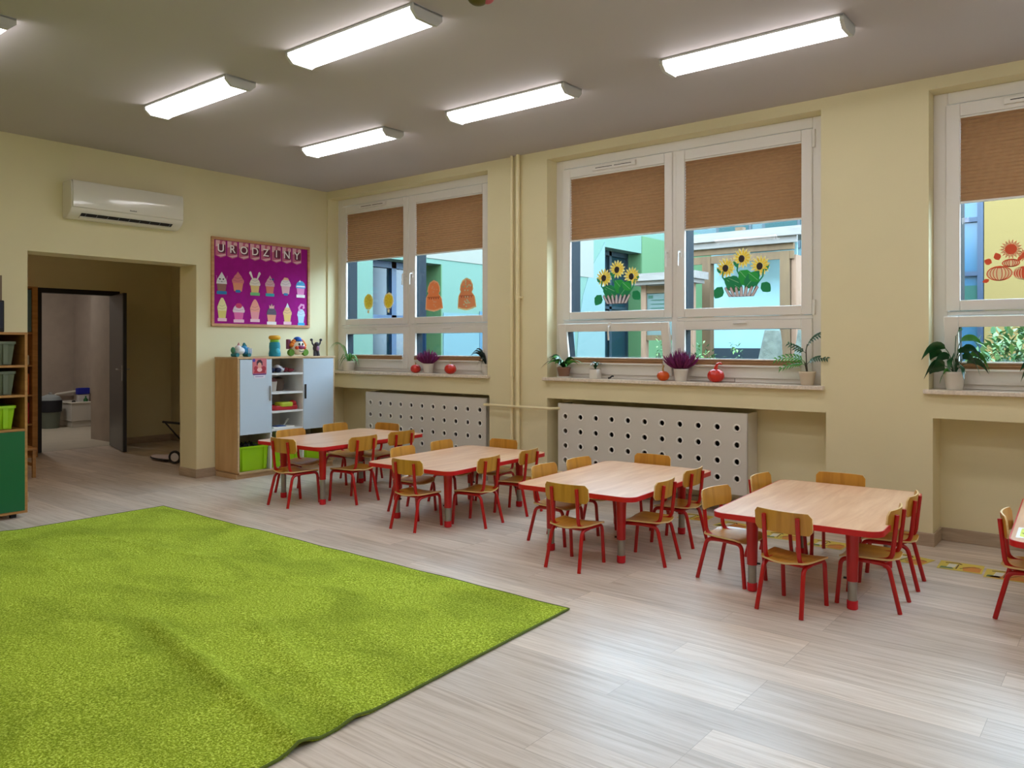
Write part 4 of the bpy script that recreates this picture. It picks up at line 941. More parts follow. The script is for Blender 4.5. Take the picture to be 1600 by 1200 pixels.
# folded pushchair half hidden by the doorway's right edge
t = thing('toy_pushchair', 'black framed pushchair with white footrest half hidden by the doorway edge', 'pushchair', (-9.1, 4.9, 0), 0)
bk = M['black']
m = MB(); m.tube(fillet([(.07, .06, .02), (.05, .06, .25), (.02, .08, .62)], .06), .016, 8); m.tube([(-.27, -.02, .455), (.25, .1, .44)], .014, 8); m.tube([(-.24, -.01, .45), (.05, .06, .22)], .009, 8); m.tube([(.24, .1, .44), (.06, .06, .08)], .012, 8); m.tube([(.07, .06, .05), (.25, -.10, .08)], .012, 8)
m.build('frame', bk, t)
for x, y in ((.22, -.13), (.42, .12)):
    wv = MB().lathe([(.052, -.014), (.072, -.016), (.078, 0), (.072, .016), (.052, .014), (.052, -.014)], c=(x, y, .078), seg=22, axis='Y', caps=False).build('wheel', bk, t); wv.data.transform(Matrix.Translation((x, y, 0)) @ Matrix.Rotation(R(35), 4, 'Z') @ Matrix.Translation((-x, -y, 0)))
    wh = MB().lathe([(0, -.01), (.05, -.008), (.05, .008), (0, .01)], c=(x, y, .078), seg=18, axis='Y').build('wheel_hub', C('hub_white', 210, 206, 210), wv); wh.data.transform(Matrix.Translation((x, y, 0)) @ Matrix.Rotation(R(35), 4, 'Z') @ Matrix.Translation((-x, -y, 0)))
el = [(-.12 + .30*cos(a) - .05*sin(a), -.03 + .14*sin(a) + .03*cos(a)) for a in [2*pi*k/28 for k in range(28)]]
m = MB(); m.prism(el, ((0, 0, .02), (1, 0, 0), (0, 1, 0), (0, 0, 1)), 0, .025); m.build('footrest', C('footrest_white', 226, 216, 222), t)
m = MB(); m.tube([(p[0], p[1], .03) for p in el + el[:1]], .011, 6); m.build('footrest_rim', bk, t)
t = thing('wall_hook', 'small white curved hook high on the anteroom side wall', 'hook', (-9.9, AY1-.001, 1.98))
m = MB(); m.tube([(0, 0, 0), (.02, -.03, .02), (.06, -.05, .06), (.07, -.04, .10)], .006, 8); m.tube([(0, 0, 0), (0, -.01, -.15)], .003, 6); m.build('hook', C('hook_white', 220, 216, 206), t)
# ---------------------------------------------------------------- washroom things
t = thing('corner_bath', 'white boxed shower tray standing in the room beyond the black door frame', 'bath', (-14.1, 5.77, 0.003), 0)
m = MB(); pts = [(-.95, -.02), (.0, -.02), (.0, .42), (-.95, .42)]
m.prism(pts, ((0, 0, 0), (1, 0, 0), (0, 1, 0), (0, 0, 1)), .10, .40); m.prism([(-.95, .0), (-.02, .0), (-.02, .42), (-.95, .42)], ((0, 0, 0), (1, 0, 0), (0, 1, 0), (0, 0, 1)), 0, .10)
m.build('tub_body', C('bath_white', 196, 192, 184), t, bevel=.008)
m = MB(); m.tube([(.0, -.02, .41), (-.95, -.02, .41)], .016, 8); m.tube([(.0, -.02, .41), (.0, .42, .41)], .016, 8); m.tube([(-.95, -.02, .41), (-.95, .12, .52), (-.9, .42, .56)], .02, 8); m.build('rim', C('bath_rim', 214, 210, 200), t)
m = MB(); m.lathe([(.03, .0), (.03, .035), (.02, .05), (0, .05)], c=(-.1, .06, .40), seg=12); m.build('drain_knob', bk, t)
t = thing('blue_bottle', 'blue detergent box standing on the shower tray', 'bottle', (-14.35, 6.04, .4025))
m = MB(); m.box(-.05, -.10, .14, .05, .10, .25); m.build('blue_box', C('soap_blue', 20, 30, 150), t, bevel=.01)
MB().box(-.04, -.09, .0, .04, .09, .14).build('white_base', C('soap_white', 200, 198, 196), t, bevel=.01)
t = thing('green_bottle', 'small dark green bottle on the shower tray before the blue box', 'bottle', (-14.14, 6.0, .4025))
MB().lathe([(0, 0), (.035, .0), (.035, .06), (.012, .09), (.012, .12), (0, .12)], seg=14).build('bottle', C('soap_green', 20, 90, 40), t)
t = thing('waste_bin', 'grey bin with black liner left of the shower tray', 'bin', (-14.3, 5.50, .003))
MB().lathe([(0, 0), (.13, .0), (.16, .30)], seg=20).build('bucket', C('bin_green', 100, 108, 96), t)
MB().lathe([(.161, .27), (.172, .28), (.178, .46), (.165, .47)], seg=20).build('liner', C('liner_black', 18, 20, 30), t)
MB().lathe([(.165, .47), (.15, .52), (.06, .56), (0, .565)], seg=20).build('lid', C('lid_grey', 140, 148, 150), t)
MB().ball((0, 0, .58), (.03, .03, .02)).build('lid_knob', M['chrome'], t)

# ---------------------------------------------------------------- plants and pumpkins on the sills
ZS = 1.0905
def pot(t, mt, r, h, kind='round', saucer=False):
    z0 = .0
    if saucer: MB().lathe([(0, 0), (r*1.02, 0), (r*1.08, .012), (r*.95, .012), (0, .006)], seg=24).build('saucer', M['potw'], t); z0 = .0125
    if kind == 'square':
        m = MB(); m.prism(rrect(-r, -r, r, r, .006, 2), ((0, 0, z0), (1, 0, 0), (0, 1, 0), (0, 0, 1)), 0, h); p = m.build('pot', mt, t, bevel=.003)
    else:
        p = MB().lathe([(0, z0), (r*.72, z0), (r*.76, z0+.004), (r*.97, z0+h*.86), (r, z0+h*.88), (r, z0+h), (r*.9, z0+h), (r*.88, z0+h*.82), (0, z0+h*.82)], seg=28).build('pot', mt, t)
    MB().lathe([(0, z0+h*.9), (r*.89, z0+h*.88)], seg=20).build('soil', M['soil'], t) if kind != 'square' else MB().box(-r*.9, -r*.9, z0+h, r*.9, r*.9, z0+h+.003).build('soil', M['soil'], t)
    return z0 + h*.9
def arch(r0, ang, reach, rise, z, droop, n=8):
    c_, s_ = cos(ang), sin(ang)
    return [tuple(p) for p in bez((r0*c_, r0*s_, z), (reach*.45*c_, reach*.45*s_, z+rise*1.6), (reach*c_, reach*s_, z+rise-droop), n)]
def wl(n, w, sharp=.6): return [w*(sin(pi*min(1, (i/n)**sharp))*.97+.03) for i in range(n+1)]
random.seed(11)
# spider plant, left window
t = thing('spider_plant', 'spider plant with long thin drooping leaves in a white pot, left end of left sill', 'plant', (-7.38, 6.13, ZS))
z = pot(t, M['potw'], .075, .115)
m = MB()
for k in range(16):
    a = random.uniform(0, 2*pi); rc = random.uniform(.12, .2)
    if sin(a) > .3: rc *= .4
    m.leaf(arch(.015, a, rc, random.uniform(.06, .13), z, random.uniform(.06, .22)), wl(8, .018))
m.build('foliage', M['leaf2'], t)
m = MB()
for a, rc in ((R(200), .26), (R(215), .22), (R(190), .30), (R(230), .24), (R(178), .24)): m.leaf(arch(.015, a, rc, .24, z, random.uniform(.10, .26), 10), wl(10, .017), (0, .5, .8))
m.build('dry_leaves', M['leaf3'], t)
def heather(loc, label, rs=1.0):
    t = thing('heather_plant', label, 'plant', loc, 0, 'purple heathers on the sills')
    z = pot(t, M['potw'], .062, .105)
    m = MB(); mb = MB(); n = 130
    for k in range(n):
        a = random.uniform(0, 2*pi); el = random.uniform(0, 1)**.7; rr = .16*el*rs; hh = (.13 + .07*random.random())*(1-.35*el) * rs
        p0 = (.02*cos(a), .02*sin(a), z); yy = sin(a)*rr
        if yy > .08: yy = .08
        p2 = (cos(a)*rr, yy, z+hh)
        path = bez(p0, (cos(a)*rr*.7, yy*.7, z+hh*.35), p2, 5)
        mb.tube(path[:3], .0016, 4)
        m.tube(path[1:], [.0035, .0062, .0068, .0052, .0012], 5)
    m.build('blooms', M['heather'], t); mb.build('stems', M['heatherst'], t)
heather((-6.06, 6.13, ZS), 'purple heather in a small white pot on the left sill between two red pumpkins', .93)
heather((-3.055, 6.12, ZS), 'purple heather in a small white pot on the middle sill beside the orange pumpkin')
def pumpkin(loc, r, hz, mt, label, st='short', stem=M['stem']):
    t = thing('pumpkin', label, 'pumpkin', loc, 0, None)
    prof = [(max(1e-4, r*sin(pi*i/14)**(.85)), hz - hz*cos(pi*i/14)*(1 if i else 1)) for i in range(15)]
    prof = [(a, max(b, 0.0)) for a, b in prof]
    MB().lathe(prof, seg=40, lobes=10, lamp=.07).build('rind', mt, t)
    m = MB(); zt_ = 2*hz
    if st == 'short': m.tube([(0, 0, zt_-.01), (.002, 0, zt_+.012), (-.003, 0, zt_+.022)], [.008, .006, .005], 8)
    elif st == 'tall': m.tube([(0, 0, zt_-.01), (-.003, 0, zt_+.02), (.006, 0, zt_+.05)], [.012, .007, .008], 8)
    else: m.tube([(0, 0, zt_-.02), (.0, 0, zt_+.015), (.012, 0, zt_+.04), (.035, 0, zt_+.048), (.05, 0, zt_+.04)], [.022, .014, .011, .009, .007], 10)
    m.build('stem', stem, t)
pumpkin((-6.225, 6.10, ZS), .056, .046, M['pumpr'], 'round red pumpkin left of the heather on the left sill')
pumpkin((-5.715, 6.11, ZS), .062, .052, M['pumpr'], 'round orange-red pumpkin right of the heather on the left sill')
pumpkin((-3.205, 6.09, ZS), .052, .042, M['pumpo'], 'small orange pumpkin with upright stem on the middle sill', 'tall')
pumpkin((-2.735, 6.11, ZS), .068, .055, M['pumpr'], 'large shiny red pumpkin with a curved neck on the middle sill', 'curved', M['pumpr'])
# dark strap-leaf plant hidden by the pier on the left sill
t = thing('strap_leaf_plant', 'dark thin-leaved plant at the right end of the left sill, half hidden by the pier', 'plant', (-5.26, 6.17, ZS))
z = pot(t, M['potw'], .06, .11); m = MB()
for a, rc, ri in ((R(185), .22, .17), (R(195), .16, .19), (R(170), .12, .12), (R(205), .10, .10), (R(188), .09, .15), (R(178), .27, .15), (R(250), .06, .1)):
    m.leaf(arch(.01, a, rc*1.1, ri, z, .13), wl(8, .024), (0, .6, .7))
m.build('foliage', M['leafdk'], t)
# leafy plant in brown pot, middle sill left
t = thing('leafy_plant', 'green leafy plant in a brown pot on a white saucer, left end of middle sill', 'plant', (-4.268, 6.13, ZS))
z = pot(t, M['potb'], .065, .085, saucer=True); m = MB(); m2 = MB()
for k in range(15):
    a = random.uniform(0, 2*pi); rc = random.uniform(.09, .19)
    if sin(a) > .4: a = -a
    (m if k % 2 else m2).leaf(arch(.008, a, rc, random.uniform(.05, .12), z, random.uniform(.0, .05), 7), wl(7, .042), (sin(a)*.6, -cos(a)*.6, .7))
m2.leaf(arch(.01, R(195), .24, .09, z, .10), wl(8, .026)); m2.leaf(arch(.01, R(182), .20, .12, z, .06), wl(8, .03)); m.leaf(arch(.01, R(5), .22, .08, z, .05), wl(8, .03))
m.build('foliage', M['leaf2'], t); m2.build('dark_foliage', M['leaf'], t)
t = thing('small_plant', 'tiny dark-leaved plant in a square white pot on the middle sill', 'plant', (-3.91, 6.12, ZS))
z = pot(t, M['potw'], .042, .085, 'square'); m = MB(); mw = MB()
for k in range(22):
    a = random.uniform(0, 2*pi); rc = random.uniform(.03, .07); m.leaf(arch(.005, a, rc, random.uniform(.03, .06), z+.01, random.uniform(0, .02), 5), wl(5, .02))
for k in range(5): a = random.uniform(0, 2*pi); mw.ball((.03*cos(a), .03*sin(a), z+.055), .008, 8, 5)
m.build('foliage', M['leaf'], t); mw.build('buds', C('bud_pale', 200, 190, 176), t)
t = thing('black_clip', 'small black plastic clip lying on the middle sill', 'clip', (-3.74, 6.10, ZS))
m = MB(); m.tube([(-.02, 0, .008), (0, 0, .012), (.018, .0, .026), (.03, .01, .026)], .008, 8); m.build('clip', M['black'], t)
t = thing('window_crank', 'thin metal crank rod lying on the middle sill behind the red pumpkin', 'rod', (-2.7, 6.185, ZS))
m = MB(); m.tube([(-.30, 0, .005), (.10, -.01, .005), (.10, -.01, .035)], .004, 8); m.build('rod', M['steel'], t)
# palm, middle sill right
def frond(m, path, n, ln, side):
    P = [Vector(p) for p in path]; m.tube(path, .0022, 5)
    for k in range(2, len(P)-0):
        d = (P[k]-P[k-1]).normalized()
        for sg in (-1, 1):
            sd = Vector(side)*sg; f = ln*(.55+.45*sin(pi*k/len(P)))
            q = P[k] + (sd*.75 + d*.75).normalized()*f; q.z -= f*.25
            m.leaf([tuple(P[k]), tuple((P[k]*.5+q*.5) + Vector((0, 0, .006))), tuple(q)], [.005, .015, .001], (0, .5, .8))
t = thing('parlor_palm', 'small palm with feathery fronds in a cream pot, right end of middle sill', 'plant', (-2.005, 6.14, ZS))
z = pot(t, M['potc'], .062, .105); m = MB(); m2 = MB()
st = [(0, 0, z), (-.006, 0, z+.07), (-.01, 0, z+.17), (.0, .0, z+.22)]
m2.tube(st, [.006, .005, .004, .003], 8); m2.tube([(0, 0, z), (-.02, 0, z+.08)], [.008, .004], 7)
frond(m, bez((-.01, 0, z+.17), (.02, -.02, z+.28), (.13, -.03, z+.30), 9), 9, .055, (0, -.6, -.8))
frond(m, bez((-.005, 0, z+.06), (.05, -.03, z+.13), (.16, -.07, z+.11), 9), 9, .05, (0, -.7, -.7))
frond(m, bez((-.01, 0, z+.15), (-.04, -.02, z+.18), (-.13, -.02, z+.22), 8), 8, .045, (0, -.6, -.8))
m.build('fronds', M['leaf'], t); m2.build('stem', C('palm_stem', 60, 50, 36), t)
m = MB(); frond(m, bez((-.01, 0, z+.07), (-.06, -.02, z+.15), (-.22, -.04, z+.10), 9), 9, .065, (0, -.6, -.8)); frond(m, bez((-.01, 0, z+.05), (-.05, -.01, z+.10), (-.18, -.05, z+.03), 8), 8, .05, (0, -.6, -.8))
m.build('young_fronds', M['leaf2'], t)
# peace lily, right sill
def lily(loc, label, leaves):
    t = thing('peace_lily', label, 'plant', loc); z = pot(t, M['potw'], .068, .125); m = MB(); ms = MB(); m2 = MB()
    for i, (ang, reach, rise, droop, wd, ln) in enumerate(leaves):
        a = R(ang); base = (.01*cos(a), .01*sin(a), z); mid = (reach*.45*cos(a), reach*.45*sin(a), z+rise)
        ms.tube([tuple(p) for p in bez(base, (reach*.1*cos(a), reach*.1*sin(a), z+rise*.7), mid, 5)], .0028, 6)
        tip = (mid[0]+ln*cos(a), mid[1]+ln*sin(a), mid[2]-droop)
        (m2 if i % 5 == 4 else m).leaf([tuple(p) for p in bez(mid, (mid[0]+ln*.5*cos(a), mid[1]+ln*.5*sin(a), mid[2]+.05), tip, 9)], wl(9, wd*1.0, .75), (sin(a)*.55, -cos(a)*.55 - .1, .8 if cos(a) > 0 else -.8), .12)
    m.build('leaves', M['leaf'], t); m2.build('young_leaves', M['leaf2'], t); ms.build('stems', M['leaf'], t)
lily((-1.005, 6.125, ZS), 'peace lily with large dark glossy leaves in a white pot on the right sill',
     [(200, .12, .17, .08, .075, .15), (185, .16, .13, .11, .07, .12), (215, .14, .05, .09, .08, .14), (190, .12, .02, .06, .075, .13), (20, .08, .22, .02, .06, .13), (75, .05, .25, -.05, .06, .10),
      (-15, .12, .16, .10, .07, .13), (-30, .14, .10, .11, .08, .13), (-60, .08, .06, .10, .08, .12), (0, .20, .12, .11, .06, .12), (-95, .06, .1, .09, .07, .1), (-140, .08, .1, .08, .075, .12), (10, .16, .07, .07, .06, .13), (-20, .06, .14, .06, .06, .1), (230, .08, .0, .07, .05, .08)])
lily((-.50, 6.13, ZS), 'second dark-leaved plant on the right sill, cut off by the right edge',
     [(190, .08, .06, .04, .05, .09), (200, .1, .02, .07, .05, .08), (-30, .1, .1, .08, .07, .12), (20, .1, .12, .06, .06, .12), (-90, .05, .1, .06, .06, .1), (-150, .05, .0, .05, .04, .06)])

# ---------------------------------------------------------------- stickers on the panes
YG = 6.2618
def gl(x, z): return ((x, YG, z), (1, 0, 0), (0, 0, 1), (0, -1, 0))
yel, yel2 = C('stick_yellow', 255, 226, 70), C('stick_pale', 255, 244, 160)
gdk, gmd = C('stick_green', 0, 140, 84), C('stick_green2', 30, 170, 70)
blk, wht, brn = C('stick_black', 40, 28, 26), C('stick_white', 216, 206, 210), C('stick_brown', 92, 50, 50)
def petals(m, cx, cz, r0, r1, n, fr, t0, t1, a0=0):
    for k in range(n):
        a = 2*pi*k/n + a0; b = pi/n*.95
        m.prism([(cx+r0*cos(a-b), cz+r0*sin(a-b)), (cx+r1*.8*cos(a-b*.7), cz+r1*.8*sin(a-b*.7)), (cx+r1*cos(a), cz+r1*sin(a)), (cx+r1*.8*cos(a+b*.7), cz+r1*.8*sin(a+b*.7)), (cx+r0*cos(a+b), cz+r0*sin(a+b))], fr, t0, t1)
def leafshape(cx, cz, L, W, ang):
    pts = [(0, 0), (.25*L, .42*W), (.55*L, .5*W), (.85*L, .25*W), (L, 0), (.85*L, -.25*W), (.55*L, -.5*W), (.25*L, -.42*W)]
    c_, s_ = cos(R(ang)), sin(R(ang)); return [(cx+x*c_-y*s_, cz+x*s_+y*c_) for x, y in pts]
def sunflowers(x, z, sc, label):
    t = thing('window_sticker', label, 'sticker', (x, YG, z), 0, 'sunflower stickers on the middle window')
    fr = ((0, 0, 0), (1, 0, 0), (0, 0, 1), (0, -1, 0)); q = lambda L: [(a*sc, b*sc) for a, b in L]
    fl_ = [(-.12, .075), (.0, .135), (.13, .075)]
    for cx, cz in fl_:
        m = MB(); petals(m, cx*sc, cz*sc, .02*sc, .074*sc, 15, fr, 0, .0006, .2); m.mi = 1; petals(m, (cx+.004)*sc, cz*sc, .02*sc, .058*sc, 13, fr, .0007, .0012)
        fo_ = m.build('flower', [yel2, yel], t)
        m = MB(); m.prism(circ((cx-.003)*sc, (cz-.004)*sc, .022*sc, .026*sc, 16), fr, .0013, .0018); m.build('flower_center', blk, fo_)
    for pts in ([(-.14, .05), (-.145, .01), (-.10, -.05), (-.07, -.09)], [(-.03, .10), (-.035, .05), (-.01, .0), (0, -.08)], [(.155, .05), (.15, 0), (.11, -.05), (.09, -.09), (.08, -.125)]):
        m = MB(); m.ribbon(q(pts), .010*sc, fr, .0013, .0017); m.build('stem', gdk, t)
    for a in ((-.145, -.06, .10, .08, 235), (-.155, .035, .05, .022, 130), (.16, .035, .055, .024, 50), (.14, -.045, .09, .075, -45), (-.03, .07, .06, .022, 125)):
        m = MB(); m.prism([(p[0]*sc, p[1]*sc) for p in leafshape(a[0], a[1], a[2], a[3], a[4])], fr, .0005, .0011); m.build('side_leaf', gdk, t)
    for i, a in enumerate(((.0, -.09, .16, .11, 145), (-.02, .05, .16, .11, -48), (.02, -.08, .16, .10, 48), (.05, .03, .10, .07, -40), (-.10, -.0, .10, .07, -25))):
        tt = .0020 + i*.0005
        m = MB(); m.prism([(p[0]*sc, p[1]*sc) for p in leafshape(*a)], fr, tt, tt+.0004); lf = m.build('leaf', gmd if i % 2 else gdk, t)
        c_, s_ = cos(R(a[4])), sin(R(a[4]))
        m = MB(); m.ribbon([(a[0]*sc, a[1]*sc), ((a[0]+a[2]*.85*c_)*sc, (a[1]+a[2]*.85*s_)*sc)], .003*sc, fr, tt+.00041, tt+.00048); m.build('leaf_vein', C('stick_vein', 150, 220, 170), lf)
    m = MB(); m2 = MB()
    for k in range(7):
        x0 = -.105 + k*.034; tl = (k-3)*.004
        pts = q([(x0-.012-tl*2, -.135), (x0+.012-tl*2, -.135), (x0+.010+tl, -.075), (x0+tl, -.062), (x0-.010+tl, -.075)])
        m.prism(pts, fr, .0050+k*.0003, .0052+k*.0003); m2.ribbon(pts + [pts[0]], .0035*sc, fr, .0074+k*.00005, .0077+k*.00005)
    m.build('fence_slats', wht, t); m2.build('fence_outline', brn, t)
sunflowers(-3.765, 1.935, 1.17, 'sunflower sticker on the left pane of the middle window')
sunflowers(-2.575, 1.955, 1.17, 'sunflower sticker on the right pane of the middle window')
def blob(cx, cz, rx, rz, n, jit, seed):
    rnd = random.Random(seed); return [(cx+rx*(1-jit*rnd.random())*cos(2*pi*k/n), cz+rz*(1-jit*rnd.random())*sin(2*pi*k/n)) for k in range(n)]
fr = ((0, 0, 0), (1, 0, 0), (0, 0, 1), (0, -1, 0))
for i, (x, lb) in enumerate(((-7.185, 'pale yellow flower sticker at left on the left window'), (-6.835, 'bright yellow flower sticker with white rim on the left window'))):
    t = thing('window_sticker', lb, 'sticker', (x, YG, 1.90), 0, 'yellow flower stickers on the left window')
    MB().prism(blob(0, .01, .088, .10, 26, .12, i), fr, 0, .0006).build('rim', C('stick_cream', 246, 236, 150) if i == 0 else C('stick_rim', 250, 240, 190), t)
    MB().prism(blob(0, .012, .075, .088, 20, .2, i+5), fr, .0007, .0012).build('flower', C('stick_sun', 246, 220, 30) if i else C('stick_lemon', 234, 226, 70), t)
    m = MB(); m.prism([(-.02, -.09), (.02, -.09), (.012, -.13), (-.016, -.125)], fr, .0, .0006); m.build('stalk', C('stick_rim', 250, 240, 190), t)
    m = MB()
    for k in range(7): a = 2*pi*k/7; m.ribbon([(.015*cos(a), .012+.015*sin(a)), (.055*cos(a+.4), .012+.065*sin(a+.4))], .008, fr, .0013, .0016)
    m.build('petal_line', C('stick_gold', 226, 190, 20), t)
def lantern(x, label, c1, c2, lace):
    t = thing('window_sticker', label, 'sticker', (x, YG, 1.94), 0, 'orange figure stickers on the left window')
    out = [(-.13, -.15), (-.12, -.02), (-.085, .03), (-.10, .05), (-.09, .10), (-.06, .15), (0, .175), (.06, .15), (.09, .10), (.095, .05), (.075, .02), (.12, -.03), (.14, -.14), (.06, -.165), (0, -.175), (-.07, -.165)]
    sh = lambda f: [(a*f, b*f) for a, b in out]
    MB().prism(sh(1.0), fr, 0, .0005).build('border', c2, t)
    MB().prism(sh(.90), fr, .0006, .001).build('figure', c1, t)
    m = MB(); rnd = random.Random(4+lace)
    for k in range(24 if lace else 12):
        a = rnd.uniform(0, 2*pi); cz = .09 if k % 2 else -.08; rr = rnd.uniform(.01, .055); m.prism(circ(rr*cos(a)*1.2, cz+rr*sin(a), .010, .009, 8), fr, .0011, .0015)
    m.build('spots', C('stick_mint', 216, 226, 190) if lace else C('stick_salmon', 240, 170, 130), t)
    m = MB()
    for k in range(5): m.prism(circ(-.07+k*.035, -.03, .010, n=8), fr, .0016, .002)
    m.prism([(-.1, -.02), (.1, -.02), (.1, -.012), (-.1, -.012)], fr, .0011, .0014)
    m.build('buttons', C('stick_rust', 190, 90, 50), t)
lantern(-6.105, 'solid orange layered figure sticker at left in the right pane of the left window', C('stick_orange', 246, 144, 84), C('stick_peach', 246, 186, 140), 0)
lantern(-5.62, 'lacy orange and cream figure sticker at right in the left window', C('stick_lace', 232, 150, 100), C('stick_lacecream', 240, 222, 170), 1)
# pumpkin line drawing, right window
t = thing('window_sticker', 'red-orange line drawing of pumpkins and sunflowers on the right window', 'sticker', (-.60, YG, 1.93))
ro = C('stick_redorange', 226, 84, 44); cr = C('stick_ivory', 246, 226, 176)
m = MB(); mf = MB()
for cx, cz, r in ((-.09, .115, .066), (-.005, .07, .047)):
    petals(mf, cx, cz, .6*r, r, 18, fr, 0, .0005); m.prism(circ(cx, cz, r*.55, n=20), fr, .0009, .0013)
    for k in range(18): a = 2*pi*k/18; m.ribbon([(cx+r*.55*cos(a-.17), cz+r*.55*sin(a-.17)), (cx+r*cos(a), cz+r*sin(a)), (cx+r*.55*cos(a+.17), cz+r*.55*sin(a+.17))], .004, fr, .0006, .001)
def pk(cx, cz, rx, rz, fill):
    (m if fill else mf).prism(circ(cx, cz, rx, rz, 26), fr, 0, .0005)
    mm = mf if fill else m
    for f in (1, .75, .5, .22):
        pts = circ(cx, cz, rx*f, rz, 26); mm.ribbon(pts + [pts[0]], .006 if f == 1 else .0045, fr, .0006, .0012)
    m.prism(circ(cx, cz+rz*.9, rx*.28, rz*.18, 12), fr, .0013, .0017)
pk(-.157, -.045, .073, .048, 0); pk(-.02, -.05, .058, .042, 1); pk(.10, -.045, .07, .048, 0); pk(-.09, .022, .05, .025, 0)
for a in ((-.20, .03, .05, .045, 160), (-.16, .045, .055, .045, 110), (-.215, -.085, .045, .028, 200), (-.05, .03, .05, .025, 60), (-.01, .01, .05, .025, 20)): m.prism(leafshape(*a), fr, .0006, .0011)
mf.build('pale_fill', cr, t); m.build('red_lines', ro, t)

# ---------------------------------------------------------------- outside, seen through the panes
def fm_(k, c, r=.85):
    # facade colours are scaled down against overexposure: the overcast sky is far brighter than the room
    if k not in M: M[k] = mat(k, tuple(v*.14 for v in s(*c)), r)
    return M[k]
GZ = .55
o = MB().box(-30, 6.60, GZ-.3, 16, 34, GZ).build('ground', mat('courtyard_paving', s(92, 92, 86), .9, var=.1, vscale=2)); tag(o, 'pale paved courtyard ground outside the windows', 'ground', kind='structure')
# perpendicular wing of the school: wall plane X = -9
t = thing('school_wing', 'mint green rendered school wing with dark windows, seen through left and middle windows', 'building', (-9, 6.9, GZ))
wx, Lw = 0, 13.6
mint, mint2, pale, grn, cream, cyan = fm_('fac_mint', (168, 224, 196)), fm_('fac_mint2', (150, 214, 180)), fm_('fac_pale', (186, 232, 226)), fm_('fac_green', (134, 200, 120)), fm_('fac_cream', (240, 236, 214)), fm_('fac_cyan', (172, 228, 236))
dfr = fm_('fac_darkframe', (22, 74, 92), .4); dgl = fm_('fac_darkglass', (40, 84, 100), .15); bfr = fm_('fac_blueframe', (40, 110, 168), .4)
yy = lambda Y: Y-6.9
zz = lambda Z: Z-GZ
wins = [(7.93, 9.42, .9, 2.72, 8.93), (14.45, 16.05, .9, 3.5, 15.5), (16.75, 18.2, 1.2, 3.5, 17.9)]
m = MB(); lo = 0; Ht = 4.3
ys_ = [6.62]
for a, b, z0, z1, _ in wins:
    m.box(-.3, yy(ys_[-1]), 0, 0, yy(a), zz(Ht)); m.box(-.3, yy(a), 0, 0, yy(b), zz(z0)); m.box(-.3, yy(a), zz(z1), 0, yy(b), zz(Ht)); ys_.append(b)
m.box(-.3, yy(ys_[-1]), 0, 0, yy(20.5), zz(Ht)); m.build('wall', mint, t)
m = MB(); m.box(-8, yy(6.62), 0, -.45, yy(20.5), zz(Ht)); m.build('core', mint2, t)
m = MB(); m.box(.0005, yy(9.0), zz(2.80), .012, yy(14.0), zz(Ht)); m.build('cream_band', cream, t)
m = MB(); m.prism([(yy(13.3), 0), (yy(14.45), 0), (yy(14.45), zz(3.6)), (yy(14.3), zz(3.4)), (yy(13.9), zz(3.0)), (yy(13.6), zz(2.4)), (yy(13.45), zz(1.8))], ((0, 0, 0), (0, 1, 0), (0, 0, 1), (1, 0, 0)), .0005, .01); m.build('pale_curve', pale, t)
m = MB(); m.box(.0005, yy(9.45), zz(.6), .011, yy(13.3), zz(1.93)); m.build('cyan_plinth', cyan, t)
m = MB(); m.box(.0115, yy(10.35), zz(.6), .018, yy(10.9), zz(1.98)); m.build('blue_patch', fm_('fac_bluepatch', (120, 190, 226)), t)
m = MB(); m.box(.0005, yy(16.05), zz(.6), .011, yy(20.5), zz(3.9)); m.build('green_zone', grn, t)
for i, (a, b, z0, z1, jm) in enumerate(wins):
    m = MB(); m.box(-.44, yy(a), zz(z0), -.40, yy(b), zz(z1)); w_ = m.build('window_pane', dgl, t)
    m = MB(); 
    for k in (0, 1, 2): yk = a + (b-a)*k/2; m.box(-.40, yy(yk)-.05, zz(z0), -.34, yy(yk)+.05, zz(z1))
    m.box(-.40, yy(a), zz(z1)-.1, -.34, yy(b), zz(z1)); m.box(-.40, yy(a), zz(z0), -.34, yy(b), zz(z0)+.08); m.box(-.40, yy(a), zz((z0+z1)/2), -.34, yy(b), zz((z0+z1)/2)+.06)
    m.build('window_frame', dfr if i else bfr, w_)
    m = MB(); m.box(-.44, yy(b)-.02, zz(z0), -.001, yy(b), zz(z1)); m.build('window_reveal', grn, w_)
# far wing across the yard
t = thing('far_building', 'pale cyan and yellow-green building across the yard, above the shelter roof', 'building', (-5, 20.6, GZ))
m = MB(); m.box(-6, 0, 0, 3.4, 3, zz(5.3)); m.build('wall', fm_('far_cyan', (150, 190, 194)), t)
m = MB(); m.box(-1.7, -.012, zz(3.9), 3.4, -.0005, zz(5.2)); m.build('yellow_band', fm_('far_yellow', (190, 186, 110)), t)
for x in (-4.2, -2.9): 
    w_ = MB().box(x, -.03, zz(3.9), x+1.0, -.002, zz(4.7)).build('window_frame', dfr, t); MB().box(x+.08, -.04, zz(3.98), x+.92, -.031, zz(4.62)).build('window_pane', fm_('far_teal', (10, 120, 120), .8), w_)
